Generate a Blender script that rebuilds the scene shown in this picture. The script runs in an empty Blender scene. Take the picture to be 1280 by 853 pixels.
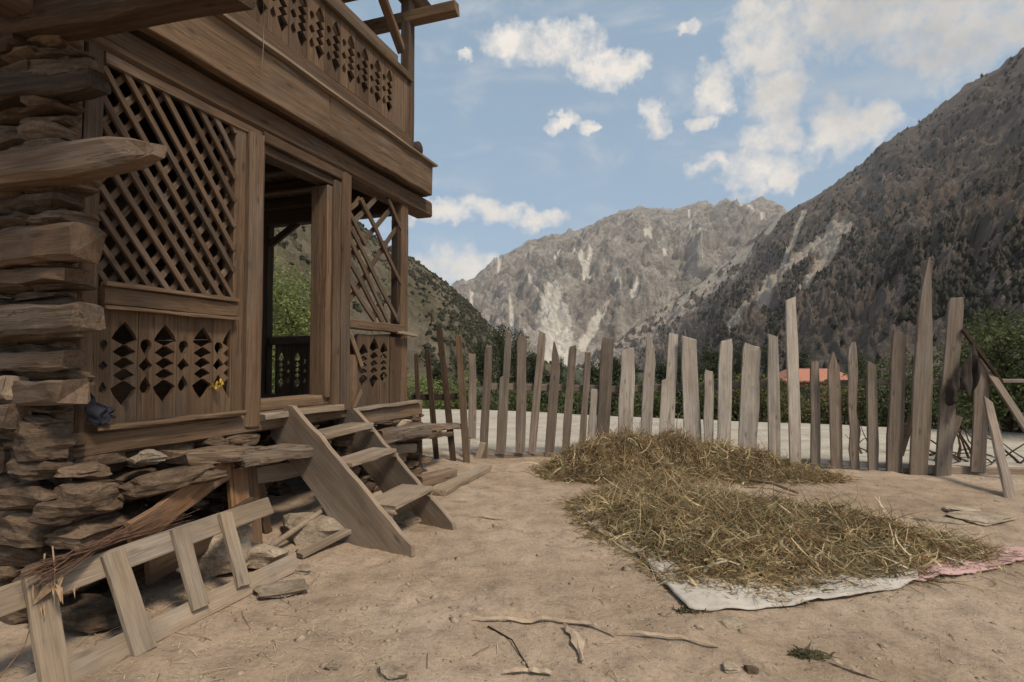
import bpy, bmesh, math, random
import numpy as np
from mathutils import Matrix, Vector, noise as mnoise

# ------------------------------------------------------------------ camera, sky, sun, exposure
scene = bpy.context.scene
R = math.radians
CAM_H, PITCH, FPX = 1.25, R(2.05), 711.0            # eye height, upward tilt, focal length in photo pixels (20 mm)
cam_data = bpy.data.cameras.new('camera')
cam_data.lens = 20.0; cam_data.sensor_width = 36.0
cam_data.clip_start = 0.05; cam_data.clip_end = 20000
cam = bpy.data.objects.new('camera', cam_data)
scene.collection.objects.link(cam)
cam.location = (0, 0, CAM_H); cam.rotation_euler = (R(90) + PITCH, 0, 0)
scene.camera = cam

SUN_EL, SUN_AZ = R(55), R(138)                       # azimuth clockwise from +Y (view direction)
SUN_STRENGTH, SKY_STRENGTH, EXPOSURE = 1.5, 0.075, 1.22
sun_data = bpy.data.lights.new('sun', 'SUN')
sun_data.energy = SUN_STRENGTH; sun_data.angle = R(11); sun_data.color = (1.0, 0.87, 0.69)
sun = bpy.data.objects.new('sun', sun_data); scene.collection.objects.link(sun)
sdir = Vector((math.sin(SUN_AZ) * math.cos(SUN_EL), math.cos(SUN_AZ) * math.cos(SUN_EL), math.sin(SUN_EL)))
sun.rotation_euler = (-sdir).to_track_quat('-Z', 'Y').to_euler(); sun.location = sdir * 50
vs = scene.view_settings
vs.view_transform = 'Standard'; vs.look = 'None'; vs.exposure = EXPOSURE; vs.gamma = 1.0; vs.use_curve_mapping = False
scene.cycles.use_denoising = True
scene.cycles.max_bounces = 6; scene.cycles.diffuse_bounces = 3; scene.cycles.volume_bounces = 0
scene.cycles.transparent_max_bounces = 6

def node(nt, typ, ins=None, **props):
    n = nt.nodes.new(typ)
    for k, v in props.items(): setattr(n, k, v)
    for k, v in (ins or {}).items():
        s = n.inputs[k]
        if isinstance(v, bpy.types.NodeSocket): nt.links.new(v, s)
        else: s.default_value = v
    return n
def math_(nt, op, a, b=0.0, c=0.0, clamp=False):
    return node(nt, 'ShaderNodeMath', {0: a, 1: b, 2: c}, operation=op, use_clamp=clamp).outputs[0]
def vmath(nt, op, a, b=(0, 0, 0), c=(0, 0, 0)):
    n = node(nt, 'ShaderNodeVectorMath', {0: a, 1: b}, operation=op)
    if op == 'MULTIPLY_ADD':
        if isinstance(c, bpy.types.NodeSocket): nt.links.new(c, n.inputs[2])
        else: n.inputs[2].default_value = c
    return n
def ramp(nt, fac, stops, interp='LINEAR'):
    n = node(nt, 'ShaderNodeValToRGB', {0: fac}); cr = n.color_ramp; cr.interpolation = interp
    while len(cr.elements) < len(stops): cr.elements.new(0.5)
    for e, (p, c) in zip(cr.elements, stops):
        e.position = p; e.color = (c, c, c, 1) if isinstance(c, (int, float)) else (*c, 1)
    return n.outputs[0]
def mix(nt, fac, a, b, mode='MIX'):
    n = node(nt, 'ShaderNodeMix', data_type='RGBA', blend_type=mode)
    for k, v in ((0, fac), (6, a), (7, b)):
        s = n.inputs[k]
        if isinstance(v, bpy.types.NodeSocket): nt.links.new(v, s)
        elif isinstance(v, (int, float)): s.default_value = v if k == 0 else (v, v, v, 1)
        else: s.default_value = (*v, 1)
    return n.outputs[2]
def maprange(nt, v, a, b, c=0.0, d=1.0, smooth=True):
    return node(nt, 'ShaderNodeMapRange', {0: v, 1: a, 2: b, 3: c, 4: d}, interpolation_type='SMOOTHSTEP' if smooth else 'LINEAR').outputs[0]
def noise_(nt, vec, scale, detail=4, rough=0.55, dist=0.0, dims='3D'):
    return node(nt, 'ShaderNodeTexNoise', {'Vector': vec, 'Scale': scale, 'Detail': detail, 'Roughness': rough, 'Distortion': dist}, noise_dimensions=dims)

def ray(px, py):
    x = (px - 640) / FPX; y = -(py - 426.5) / FPX
    return Vector((x, math.cos(PITCH) - y * math.sin(PITCH), math.sin(PITCH) + y * math.cos(PITCH)))
def at(px, py, depth):                                # the point at this distance ahead
    r = ray(px, py); k = depth / r.y
    return Vector((r.x * k, depth, CAM_H + r.z * k))
def gnd(px, py, z=0.0):
    r = ray(px, py); k = (z - CAM_H) / r.z
    return Vector((r.x * k, r.y * k, z))

# ---- world: physical sky + cumulus placed by compass bearing and elevation
world = bpy.data.worlds.new('World'); scene.world = world; world.use_nodes = True
wt = world.node_tree; wt.nodes.clear()
gen = node(wt, 'ShaderNodeTexCoord').outputs['Generated']
sky = node(wt, 'ShaderNodeTexSky', sky_type='NISHITA', sun_disc=False, sun_elevation=SUN_EL, sun_rotation=SUN_AZ,
           altitude=2000.0, air_density=1.0, dust_density=3.4, ozone_density=1.0)
sep = node(wt, 'ShaderNodeSeparateXYZ', {0: gen})
az = math_(wt, 'ARCTAN2', sep.outputs[0], sep.outputs[1]); el = math_(wt, 'ARCSINE', sep.outputs[2])
ang = node(wt, 'ShaderNodeCombineXYZ', {0: az, 1: el, 2: 0.0}).outputs[0]
w1 = noise_(wt, gen, 13.0, 6, 0.6); w2 = noise_(wt, gen, 45.0, 5, 0.6)
warp = vmath(wt, 'MULTIPLY_ADD', vmath(wt, 'SUBTRACT', w1.outputs['Color'], (0.5, 0.5, 0.5)).outputs[0], (0.10, 0.085, 0), ang).outputs[0]
warp = vmath(wt, 'MULTIPLY_ADD', vmath(wt, 'SUBTRACT', w2.outputs['Color'], (0.5, 0.5, 0.5)).outputs[0], (0.028, 0.024, 0), warp).outputs[0]
CLOUDS = [(640, 52, 42, 24), (690, 58, 60, 26), (750, 76, 55, 20), (790, 80, 30, 15), (857, 36, 16, 8), (577, 80, 9, 8),
          (705, 158, 22, 8), (738, 160, 14, 6), (812, 150, 20, 24), (872, 155, 18, 10), (892, 112, 26, 26), (960, 60, 52, 46),
          (975, 115, 48, 40), (955, 20, 40, 40), (1030, 15, 60, 30), (1110, 20, 90, 45), (1200, 30, 90, 62), (1300, 0, 110, 70), (1140, 75, 40, 18),
          (965, 165, 46, 28), (1050, 160, 40, 32), (1090, 155, 34, 26), (955, 213, 62, 26), (890, 208, 26, 12), (985, 222, 26, 18),
          (560, 262, 60, 15), (615, 268, 62, 14), (670, 272, 38, 11), (560, 325, 44, 20), (585, 335, 32, 20), (530, 345, 40, 26)]
dmin = None
for (px, py, rx, ry) in CLOUDS:
    r = ray(px, py).normalized(); a0 = math.atan2(r.x, r.y); e0 = math.asin(r.z)
    sc_ = FPX * (1 + ((px - 640) / FPX) ** 2) ** 0.5
    ra, re = rx * 1.12 / (FPX * (1 + ((px - 640) / FPX) ** 2)), ry * 1.12 / sc_
    q = vmath(wt, 'MULTIPLY_ADD', warp, (1 / ra, 1 / re, 0), (-a0 / ra, -e0 / re, 0)).outputs[0]
    dd = vmath(wt, 'DOT_PRODUCT', q, q).outputs['Value']
    dmin = dd if dmin is None else math_(wt, 'MINIMUM', dmin, dd)
fluff = noise_(wt, gen, 34.0, 10, 0.68)
dens = math_(wt, 'SUBTRACT', 1.0, dmin)
dens = math_(wt, 'ADD', dens, math_(wt, 'MULTIPLY', math_(wt, 'SUBTRACT', fluff.outputs[0], 0.5), 3.0))
cl_a = maprange(wt, dens, -0.1, 1.05, smooth=False)
# the rest of the sky carries the same scattered cumulus
zc = math_(wt, 'MAXIMUM', sep.outputs[2], 0.03)
plane = node(wt, 'ShaderNodeCombineXYZ', {0: math_(wt, 'DIVIDE', sep.outputs[0], math_(wt, 'ADD', zc, 0.12)), 1: math_(wt, 'DIVIDE', sep.outputs[1], math_(wt, 'ADD', zc, 0.12)), 2: 0.0}).outputs[0]
gn = noise_(wt, plane, 1.6, 8, 0.58)
cl_b = maprange(wt, gn.outputs[0], 0.50, 0.62)
infr = math_(wt, 'MULTIPLY', maprange(wt, math_(wt, 'ABSOLUTE', az), 0.75, 1.0, 1, 0), maprange(wt, el, 0.62, 0.85, 1, 0))
cl_b = math_(wt, 'MULTIPLY', cl_b, math_(wt, 'SUBTRACT', 1.0, infr))
veil = noise_(wt, vmath(wt, 'MULTIPLY', gen, (1.0, 1.0, 2.6)).outputs[0], 5.5, 10, 0.66, 0.6)
cover = math_(wt, 'MAXIMUM', math_(wt, 'MAXIMUM', cl_a, cl_b), math_(wt, 'MULTIPLY', maprange(wt, veil.outputs[0], 0.46, 0.76), 0.34))
up = math_(wt, 'GREATER_THAN', sep.outputs[2], -0.02)
thick = maprange(wt, dens, 0.5, 2.1)
body = noise_(wt, gen, 16.0, 7, 0.62)
shade = math_(wt, 'MULTIPLY', maprange(wt, el, 0.27, 0.42), maprange(wt, az, 0.27, 0.55))     # the heavy grey bank high on the right
grey = math_(wt, 'ADD', math_(wt, 'MULTIPLY', thick, 0.16), math_(wt, 'MULTIPLY', shade, 0.75), clamp=True)
grey = math_(wt, 'ADD', grey, math_(wt, 'MULTIPLY', math_(wt, 'SUBTRACT', body.outputs[0], 0.47), 1.5), clamp=True)
ccol = mix(wt, grey, (5.9, 5.4, 4.8), (3.3, 3.15, 3.0))
skyc = mix(wt, 0.52, sky.outputs[0], (2.25, 3.1, 3.55))
col = mix(wt, math_(wt, 'MULTIPLY', math_(wt, 'MULTIPLY', cover, up), 0.93), skyc, ccol)
bg = node(wt, 'ShaderNodeBackground', {'Color': col, 'Strength': SKY_STRENGTH})
wo = node(wt, 'ShaderNodeOutputWorld', {'Surface': bg.outputs[0]})

# ------------------------------------------------------------------ helpers
COL = scene.collection
def tag(o, label=None, cat=None, group=None, kind=None):
    for k, v in (('label', label), ('category', cat), ('group', group), ('kind', kind)):
        if v: o[k] = v
    return o
def empty(name, loc=(0, 0, 0), rz=0.0, **kw):
    o = bpy.data.objects.new(name, None); COL.objects.link(o)
    o.location = loc; o.rotation_euler = (0, 0, rz); o.empty_display_size = 0.1
    return tag(o, **kw)
def link(name, me, mat, parent=None, M=None, **kw):
    o = bpy.data.objects.new(name, me); COL.objects.link(o)
    for m in (mat if isinstance(mat, (list, tuple)) else [mat]):
        if m and len(me.materials) < (len(mat) if isinstance(mat, (list, tuple)) else 1): me.materials.append(m)
    if parent: o.parent = parent
    if M is not None: o.matrix_basis = M
    return tag(o, **kw)
def mesh(name, verts, faces, smooth=False):
    me = bpy.data.meshes.new(name); me.from_pydata([tuple(v) for v in verts], [], faces)
    if smooth: me.polygons.foreach_set('use_smooth', [True] * len(me.polygons))
    me.update(); return me
def bm_mesh(name, bm, smooth=False):
    me = bpy.data.meshes.new(name); bmesh.ops.recalc_face_normals(bm, faces=bm.faces); bm.to_mesh(me); bm.free()
    if smooth: me.polygons.foreach_set('use_smooth', [True] * len(me.polygons))
    return me
def frame(p0, p1, up=(0, 0, 1)):
    x = (Vector(p1) - Vector(p0)); L = x.length; x.normalize(); u = Vector(up)
    y = u.cross(x)
    if y.length < 1e-4: y = Vector((0, 1, 0)).cross(x)
    y.normalize(); z = x.cross(y)
    M = Matrix((x, y, z)).transposed().to_4x4(); M.translation = Vector(p0)
    return M, L
RNG = random.Random(7)

def beam(name, p0, p1, w, h, mat, parent=None, up=(0, 0, 1), seg=3, jit=0.0, bev=0.12, taper=1.0, slant=0.0, wob=0.0, prof=None, profz=False, rough_end=0.0, smooth=False, rng=None, **kw):
    """A hewn timber: x along the grain, w across (local y), h along local z. slant skews the far end."""
    rng = rng or RNG
    M, L = frame(p0, p1, up); vs_, fs = [], []
    n = 8; c = min(w, h) * bev
    sec = [(-w/2 + c, -h/2), (w/2 - c, -h/2), (w/2, -h/2 + c), (w/2, h/2 - c), (w/2 - c, h/2), (-w/2 + c, h/2), (-w/2, h/2 - c), (-w/2, -h/2 + c)]
    stops = prof or [(i / seg, 0.0, 1.0 + (taper - 1.0) * i / seg) for i in range(seg + 1)]
    for i, (s, off, sc) in enumerate(stops):
        oy = off + (rng.uniform(-wob, wob) if 0 < i < len(stops) - 1 else 0); oz = rng.uniform(-wob, wob) if 0 < i < len(stops) - 1 else 0
        for (a, b) in sec:
            x = s * L
            if i == len(stops) - 1: x += slant * (a * sc) + rng.uniform(-rough_end, rough_end)
            if i == 0: x += rng.uniform(-rough_end, rough_end)
            vs_.append((x, a * sc + oy + rng.uniform(-jit, jit), b * (sc if (profz or not prof) else 1) + oz + rng.uniform(-jit, jit)))
    for i in range(len(stops) - 1):
        for j in range(n):
            fs.append((i*n + j, i*n + (j+1) % n, (i+1)*n + (j+1) % n, (i+1)*n + j))
    fs.append(tuple(reversed(range(n)))); fs.append(tuple((len(stops)-1)*n + j for j in range(n)))
    return link(name, mesh(name, vs_, fs, smooth), mat, parent, M, **kw)

def boxbeam(name, a, b, mat, parent=None, grain='x', **kw):
    """Timber filling the box a..b in the parent's frame, grain along the named axis."""
    c = [(a[i] + b[i]) / 2 for i in range(3)]; i = 'xyz'.index(grain)
    p0, p1 = list(c), list(c); p0[i], p1[i] = a[i], b[i]
    if grain == 'x': up, w, h = (0, 0, 1), b[1]-a[1], b[2]-a[2]
    elif grain == 'y': up, w, h = (0, 0, 1), b[0]-a[0], b[2]-a[2]
    else: up, w, h = (0, -1, 0), b[0]-a[0], b[1]-a[1]
    return beam(name, p0, p1, abs(w), abs(h), mat, parent, up=up, **kw)

def tube_data(pts, r0, r1, n=6, jit=0.0, rng=None):
    rng = rng or RNG; vs_, fs = [], []; pts = [Vector(p) for p in pts]
    for i, p in enumerate(pts):
        d = (pts[min(i+1, len(pts)-1)] - pts[max(i-1, 0)]).normalized()
        a = d.cross(Vector((0, 0, 1)))
        if a.length < 1e-3: a = d.cross(Vector((0, 1, 0)))
        a.normalize(); b = d.cross(a); r = r0 + (r1 - r0) * i / max(1, len(pts)-1)
        for k in range(n):
            t = 2*math.pi*k/n; rr = r * (1 + rng.uniform(-jit, jit))
            vs_.append(p + a*math.cos(t)*rr + b*math.sin(t)*rr)
    for i in range(len(pts)-1):
        for k in range(n): fs.append((i*n+k, i*n+(k+1) % n, (i+1)*n+(k+1) % n, (i+1)*n+k))
    fs.append(tuple(reversed(range(n)))); fs.append(tuple((len(pts)-1)*n+k for k in range(n)))
    return vs_, fs
def join_data(parts):
    V, F = [], []
    for v, f in parts:
        o = len(V); V += list(v); F += [tuple(i + o for i in q) for q in f]
    return V, F
def tube(name, pts, r0, r1, mat, parent=None, n=7, jit=0.08, smooth=True, **kw):
    base = Vector(pts[0]); v, f = tube_data([Vector(p) - base for p in pts], r0, r1, n, jit)
    return link(name, mesh(name, v, f, smooth), mat, parent, Matrix.Translation(base), **kw)

def stone_mesh(sx, sy, sz, seed, cuts=3, rough=0.13, power=9.0, layer=0.45):
    bm = bmesh.new(); bmesh.ops.create_cube(bm, size=2.0)
    bmesh.ops.subdivide_edges(bm, edges=bm.edges[:], cuts=cuts, use_grid_fill=True)
    rg = random.Random(seed); off = Vector((rg.uniform(-50, 50), rg.uniform(-50, 50), rg.uniform(-50, 50)))
    sh = (rg.uniform(-.25, .25), rg.uniform(-.25, .25), rg.uniform(-.16, .16), rg.uniform(-.2, .2))
    cutp = [(Vector((rg.uniform(-1, 1), rg.uniform(-1, 1), rg.uniform(-1.2, 1.2))).normalized(), rg.uniform(.72, 1.0)) for _ in range(6)]
    for v in bm.verts:
        p = v.co.copy(); k = (abs(p.x)**power + abs(p.y)**power + abs(p.z)**power) ** (1/power); p /= k
        q = p * 1.1 + off; nz = Vector((mnoise.noise(q), mnoise.noise(q + Vector((9, 3, 1))), mnoise.noise(q + Vector((2, 7, 5)))))
        lay = mnoise.noise(Vector((q.x*.4, q.y*.4, p.z*2.6 + off.z)))
        for (dv, dof) in cutp:
            ov = p.dot(dv) - dof
            if ov > 0: p -= dv * ov
        p += nz * rough * 1.3 + Vector((p.x, p.y, 0)) * lay * layer * .5
        fine = mnoise.noise(q * 3.1); p *= 1 + fine * rough * .45
        p.x += p.y * sh[0]; p.y += p.x * sh[1]; p.z += p.x * sh[2] + p.y * sh[3] * .5
        v.co = (p.x * sx/2, p.y * sy/2, p.z * sz/2)
    return bm_mesh('stone', bm)
STONES = [stone_mesh(1, 1, 1, 100 + i, 3) for i in range(14)]
def stone(loc, size, mat, parent=None, rz=0.0, tilt=0.0, seed=None, name='stone', fine=False, **kw):
    rg = random.Random(seed if seed is not None else RNG.random())
    if fine: me = stone_mesh(size[0], size[1], size[2], rg.randint(0, 9999), 6, 0.12, 9.0, .4); S = Matrix.Identity(4)
    else: me = rg.choice(STONES); S = Matrix.Diagonal((*size, 1))
    M = Matrix.Translation(loc) @ Matrix.Rotation(rz, 4, 'Z') @ Matrix.Rotation(tilt, 4, 'X') @ Matrix.Rotation(rg.uniform(-.06, .06), 4, 'Y') @ S
    return link(name, me, mat, parent, M, **kw)

# numpy value noise
def hsh(ix, iy, s):
    n = (ix.astype(np.int64) * 374761393 + iy.astype(np.int64) * 668265263 + s * 1442695041) & 0xffffffff
    n = ((n ^ (n >> 13)) * 1274126177) & 0xffffffff
    return ((n ^ (n >> 16)) & 0xffffff) / float(0xffffff)
def vnoise(x, y, s=0):
    ix, iy = np.floor(x), np.floor(y); fx, fy = x - ix, y - iy
    fx = fx*fx*fx*(fx*(fx*6-15)+10); fy = fy*fy*fy*(fy*(fy*6-15)+10)
    a, b, c, d = hsh(ix, iy, s), hsh(ix+1, iy, s), hsh(ix, iy+1, s), hsh(ix+1, iy+1, s)
    return (a*(1-fx)+b*fx)*(1-fy) + (c*(1-fx)+d*fx)*fy
def fbm(x, y, s=0, o=5, g=0.5):
    t, a, f_ = 0, 1.0, 1.0; tot = 0
    for i in range(o): t = t + a*vnoise(x*f_+i*17.3, y*f_-i*9.1, s+i); tot += a; a *= g; f_ *= 2.03
    return t/tot
def ridged(x, y, s=0, o=5, g=0.5):
    t, a, f_ = 0, 1.0, 1.0; tot = 0
    for i in range(o): t = t + a*(1-np.abs(2*vnoise(x*f_+i*13.7, y*f_+i*5.3, s+i)-1)); tot += a; a *= g; f_ *= 2.03
    return t/tot
def fast_mesh(name, V, F, smooth=False):
    """V (n,3) array, F (m,k) array of equal-sided faces."""
    V = np.asarray(V, dtype=np.float32); F = np.asarray(F, dtype=np.int32)
    me = bpy.data.meshes.new(name); k = F.shape[1]
    me.vertices.add(len(V)); me.vertices.foreach_set('co', V.ravel())
    me.loops.add(F.size); me.loops.foreach_set('vertex_index', F.ravel())
    me.polygons.add(len(F)); me.polygons.foreach_set('loop_start', np.arange(0, F.size, k, dtype=np.int32))
    me.polygons.foreach_set('loop_total', np.full(len(F), k, dtype=np.int32))
    if smooth: me.polygons.foreach_set('use_smooth', np.ones(len(F), dtype=bool))
    me.update(calc_edges=True); me.validate(); return me
def set_attr(me, name, vals, typ='FLOAT'):
    a = me.attributes.new(name, typ, 'POINT')
    a.data.foreach_set('color' if typ == 'FLOAT_COLOR' else 'value', np.asarray(vals, dtype=np.float32).ravel())
def grid_faces(nu, nv):
    i = np.arange(nu-1)[:, None]*nv + np.arange(nv-1)[None, :]
    return np.stack([i, i+nv, i+nv+1, i+1], -1).reshape(-1, 4)

# ------------------------------------------------------------------ materials
def new_mat(name):
    m = bpy.data.materials.new(name); m.use_nodes = True; nt = m.node_tree
    b = nt.nodes['Principled BSDF']; b.inputs['Specular IOR Level'].default_value = 0.25
    return m, nt, b
def setc(nt, b, col, rough=0.85, height=None, dist=0.01, strength=0.6):
    if isinstance(col, bpy.types.NodeSocket): nt.links.new(col, b.inputs['Base Color'])
    else: b.inputs['Base Color'].default_value = (*col, 1)
    if isinstance(rough, bpy.types.NodeSocket): nt.links.new(rough, b.inputs['Roughness'])
    else: b.inputs['Roughness'].default_value = rough
    if height is not None:
        bp = node(nt, 'ShaderNodeBump', {'Height': height, 'Distance': dist, 'Strength': strength})
        nt.links.new(bp.outputs[0], b.inputs['Normal'])
def wood(name, dark, mid, light, bump=0.6, crack=1.0, vary=0.3, grey=0.0):
    m, nt, b = new_mat(name)
    oi = node(nt, 'ShaderNodeObjectInfo').outputs['Random']; tc = node(nt, 'ShaderNodeTexCoord').outputs['Object']
    off = node(nt, 'ShaderNodeCombineXYZ', {0: math_(nt, 'MULTIPLY', oi, 91.0), 1: math_(nt, 'MULTIPLY', oi, 37.0), 2: math_(nt, 'MULTIPLY', oi, 53.0)}).outputs[0]
    p = vmath(nt, 'ADD', tc, off).outputs[0]
    S = lambda s: vmath(nt, 'MULTIPLY', p, s).outputs[0]
    g1 = noise_(nt, S((1.1, 38, 38)), 1.0, 7, 0.7, 0.5).outputs[0]
    g2 = noise_(nt, S((1.3, 5, 5)), 1.0, 4, 0.6, 0.4).outputs[0]
    g3 = noise_(nt, S((7, 190, 190)), 1.0, 2, 0.5).outputs[0]
    c = ramp(nt, g1, [(0.24, dark), (0.5, mid), (0.78, light)])
    c = mix(nt, 1.0, c, ramp(nt, g2, [(0.25, 0.60), (0.5, 1.0), (0.8, 1.32)]), 'MULTIPLY')
    c = mix(nt, 1.0, c, ramp(nt, g3, [(0.3, 0.84), (0.7, 1.12)]), 'MULTIPLY')
    ck = noise_(nt, S((0.9, 34, 34)), 1.0, 3, 0.5, 0.3).outputs[0]
    ckm = ramp(nt, ck, [(0.484, 0.0), (0.5, crack), (0.516, 0.0)])
    ckm = math_(nt, 'MULTIPLY', ckm, maprange(nt, g2, 0.42, 0.62))
    c = mix(nt, math_(nt, 'MULTIPLY', ckm, 0.75), c, tuple(x * 0.22 for x in dark))
    kn = node(nt, 'ShaderNodeTexVoronoi', {'Vector': S((3.2, 9, 9)), 'Scale': 1.0}).outputs['Distance']
    knm = ramp(nt, kn, [(0.06, 1.0), (0.16, 0.0)])
    c = mix(nt, math_(nt, 'MULTIPLY', knm, 0.55), c, tuple(x * 0.45 for x in dark))
    st = noise_(nt, S((4, 4, 4)), 1.0, 5, 0.65).outputs[0]
    c = mix(nt, math_(nt, 'MULTIPLY', maprange(nt, st, 0.55, 0.78), 0.4), c, tuple(x * 0.55 for x in mid))
    sv = noise_(nt, S((0.9, 2.2, 2.2)), 1.0, 5, 0.65).outputs[0]
    lum = node(nt, 'ShaderNodeRGBToBW', {0: c}).outputs[0]
    silver = node(nt, 'ShaderNodeCombineColor', {0: math_(nt, 'MULTIPLY', lum, 1.42), 1: math_(nt, 'MULTIPLY', lum, 1.30), 2: math_(nt, 'MULTIPLY', lum, 1.16)}).outputs[0]
    c = mix(nt, math_(nt, 'MULTIPLY', maprange(nt, sv, 0.46, 0.66), 0.38), c, silver)
    hv = math_(nt, 'ADD', math_(nt, 'MULTIPLY', oi, 2*vary), 1.0 - vary)
    c = mix(nt, 1.0, c, hv, 'MULTIPLY') if False else vmath(nt, 'SCALE', c).outputs[0] if False else mix(nt, 1.0, c, node(nt, 'ShaderNodeCombineColor', {0: hv, 1: hv, 2: hv}).outputs[0], 'MULTIPLY')
    h = math_(nt, 'ADD', math_(nt, 'MULTIPLY', g1, 0.7), math_(nt, 'MULTIPLY', g3, 0.25))
    h = math_(nt, 'SUBTRACT', h, math_(nt, 'MULTIPLY', math_(nt, 'ADD', ckm, math_(nt, 'MULTIPLY', knm, .4)), 0.6))
    setc(nt, b, c, 0.85, h, 0.008, bump); return m
def rock(name, dark, mid, light, scale=6.0, bump=0.7, layer=1.0):
    m, nt, b = new_mat(name)
    oi = node(nt, 'ShaderNodeObjectInfo').outputs['Random']
    geo = node(nt, 'ShaderNodeNewGeometry').outputs['Position']
    p = vmath(nt, 'ADD', geo, node(nt, 'ShaderNodeCombineXYZ', {0: math_(nt, 'MULTIPLY', oi, 40.0), 1: math_(nt, 'MULTIPLY', oi, 23.0), 2: math_(nt, 'MULTIPLY', oi, 11.0)}).outputs[0]).outputs[0]
    a = noise_(nt, vmath(nt, 'MULTIPLY', p, (1, 1, 1 + 4*layer)).outputs[0], scale, 8, 0.66, 0.5).outputs[0]
    d = noise_(nt, p, scale * 9, 4, 0.6).outputs[0]
    c = ramp(nt, a, [(0.3, dark), (0.5, mid), (0.72, light)])
    c = mix(nt, 1.0, c, ramp(nt, d, [(0.3, 0.75), (0.7, 1.2)]), 'MULTIPLY')
    hv = math_(nt, 'ADD', math_(nt, 'MULTIPLY', oi, 0.6), 0.7)
    c = mix(nt, 1.0, c, node(nt, 'ShaderNodeCombineColor', {0: hv, 1: hv, 2: hv}).outputs[0], 'MULTIPLY')
    setc(nt, b, c, 0.9, math_(nt, 'ADD', a, math_(nt, 'MULTIPLY', d, 0.25)), 0.03, bump); return m
def leaf_mat(name, c1, c2, c3):
    m, nt, b = new_mat(name)
    tc = node(nt, 'ShaderNodeTexCoord').outputs['Object']; oi = node(nt, 'ShaderNodeObjectInfo').outputs['Random']
    n = noise_(nt, vmath(nt, 'ADD', tc, node(nt, 'ShaderNodeCombineXYZ', {0: math_(nt, 'MULTIPLY', oi, 30.0)}).outputs[0]).outputs[0], 3.0, 3, 0.6).outputs[0]
    f = noise_(nt, tc, 25.0, 2, 0.6).outputs[0]
    c = ramp(nt, math_(nt, 'ADD', math_(nt, 'MULTIPLY', n, 0.6), math_(nt, 'MULTIPLY', f, 0.4)), [(0.33, c1), (0.5, c2), (0.66, c3)])
    setc(nt, b, c, 0.6)
    tr = node(nt, 'ShaderNodeBsdfTranslucent', {'Color': c}); ms = node(nt, 'ShaderNodeMixShader', {0: 0.3, 1: b.outputs[0], 2: tr.outputs[0]})
    nt.links.new(ms.outputs[0], nt.nodes['Material Output'].inputs[0]); return m
def plain(name, c1, c2, scale=12, rough=0.9, bump=0.3):
    m, nt, b = new_mat(name); tc = node(nt, 'ShaderNodeTexCoord').outputs['Object']
    n = noise_(nt, tc, scale, 6, 0.65).outputs[0]
    setc(nt, b, ramp(nt, n, [(0.3, c1), (0.7, c2)]), rough, n, 0.01, bump); return m

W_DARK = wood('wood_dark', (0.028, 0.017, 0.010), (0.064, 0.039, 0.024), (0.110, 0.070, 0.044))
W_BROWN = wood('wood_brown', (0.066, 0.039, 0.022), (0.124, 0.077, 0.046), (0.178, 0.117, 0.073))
W_FASC = wood('wood_fascia', (0.082, 0.050, 0.028), (0.158, 0.101, 0.060), (0.240, 0.162, 0.101))
W_SLAT = wood('wood_slat', (0.075, 0.046, 0.028), (0.132, 0.085, 0.054), (0.185, 0.124, 0.081), bump=0.3)
W_GREY = wood('wood_grey', (0.210, 0.172, 0.138), (0.380, 0.325, 0.270), (0.520, 0.460, 0.395), vary=0.2)
W_GREYD = wood('wood_grey_dark', (0.115, 0.086, 0.063), (0.205, 0.160, 0.123), (0.295, 0.240, 0.192), vary=0.25)
W_PALE = wood('wood_pale', (0.200, 0.147, 0.100), (0.255, 0.193, 0.135), (0.310, 0.243, 0.176), vary=0.15, crack=0.5, bump=0.4)
W_STAIR = wood('wood_stair', (0.200, 0.146, 0.102), (0.275, 0.208, 0.150), (0.335, 0.260, 0.193), bump=0.3, crack=0.5, vary=0.12)
W_RED = wood('wood_red', (0.120, 0.062, 0.030), (0.230, 0.125, 0.062), (0.310, 0.185, 0.100), vary=0.15)
W_LOG = wood('wood_log', (0.075, 0.049, 0.031), (0.160, 0.110, 0.072), (0.270, 0.197, 0.134), bump=1.0, crack=1.2)
S_BROWN = rock('stone_brown', (0.048, 0.030, 0.019), (0.112, 0.075, 0.049), (0.200, 0.143, 0.098))
S_PALE = rock('stone_pale', (0.150, 0.114, 0.080), (0.275, 0.218, 0.158), (0.400, 0.330, 0.252), layer=0.3)

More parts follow.
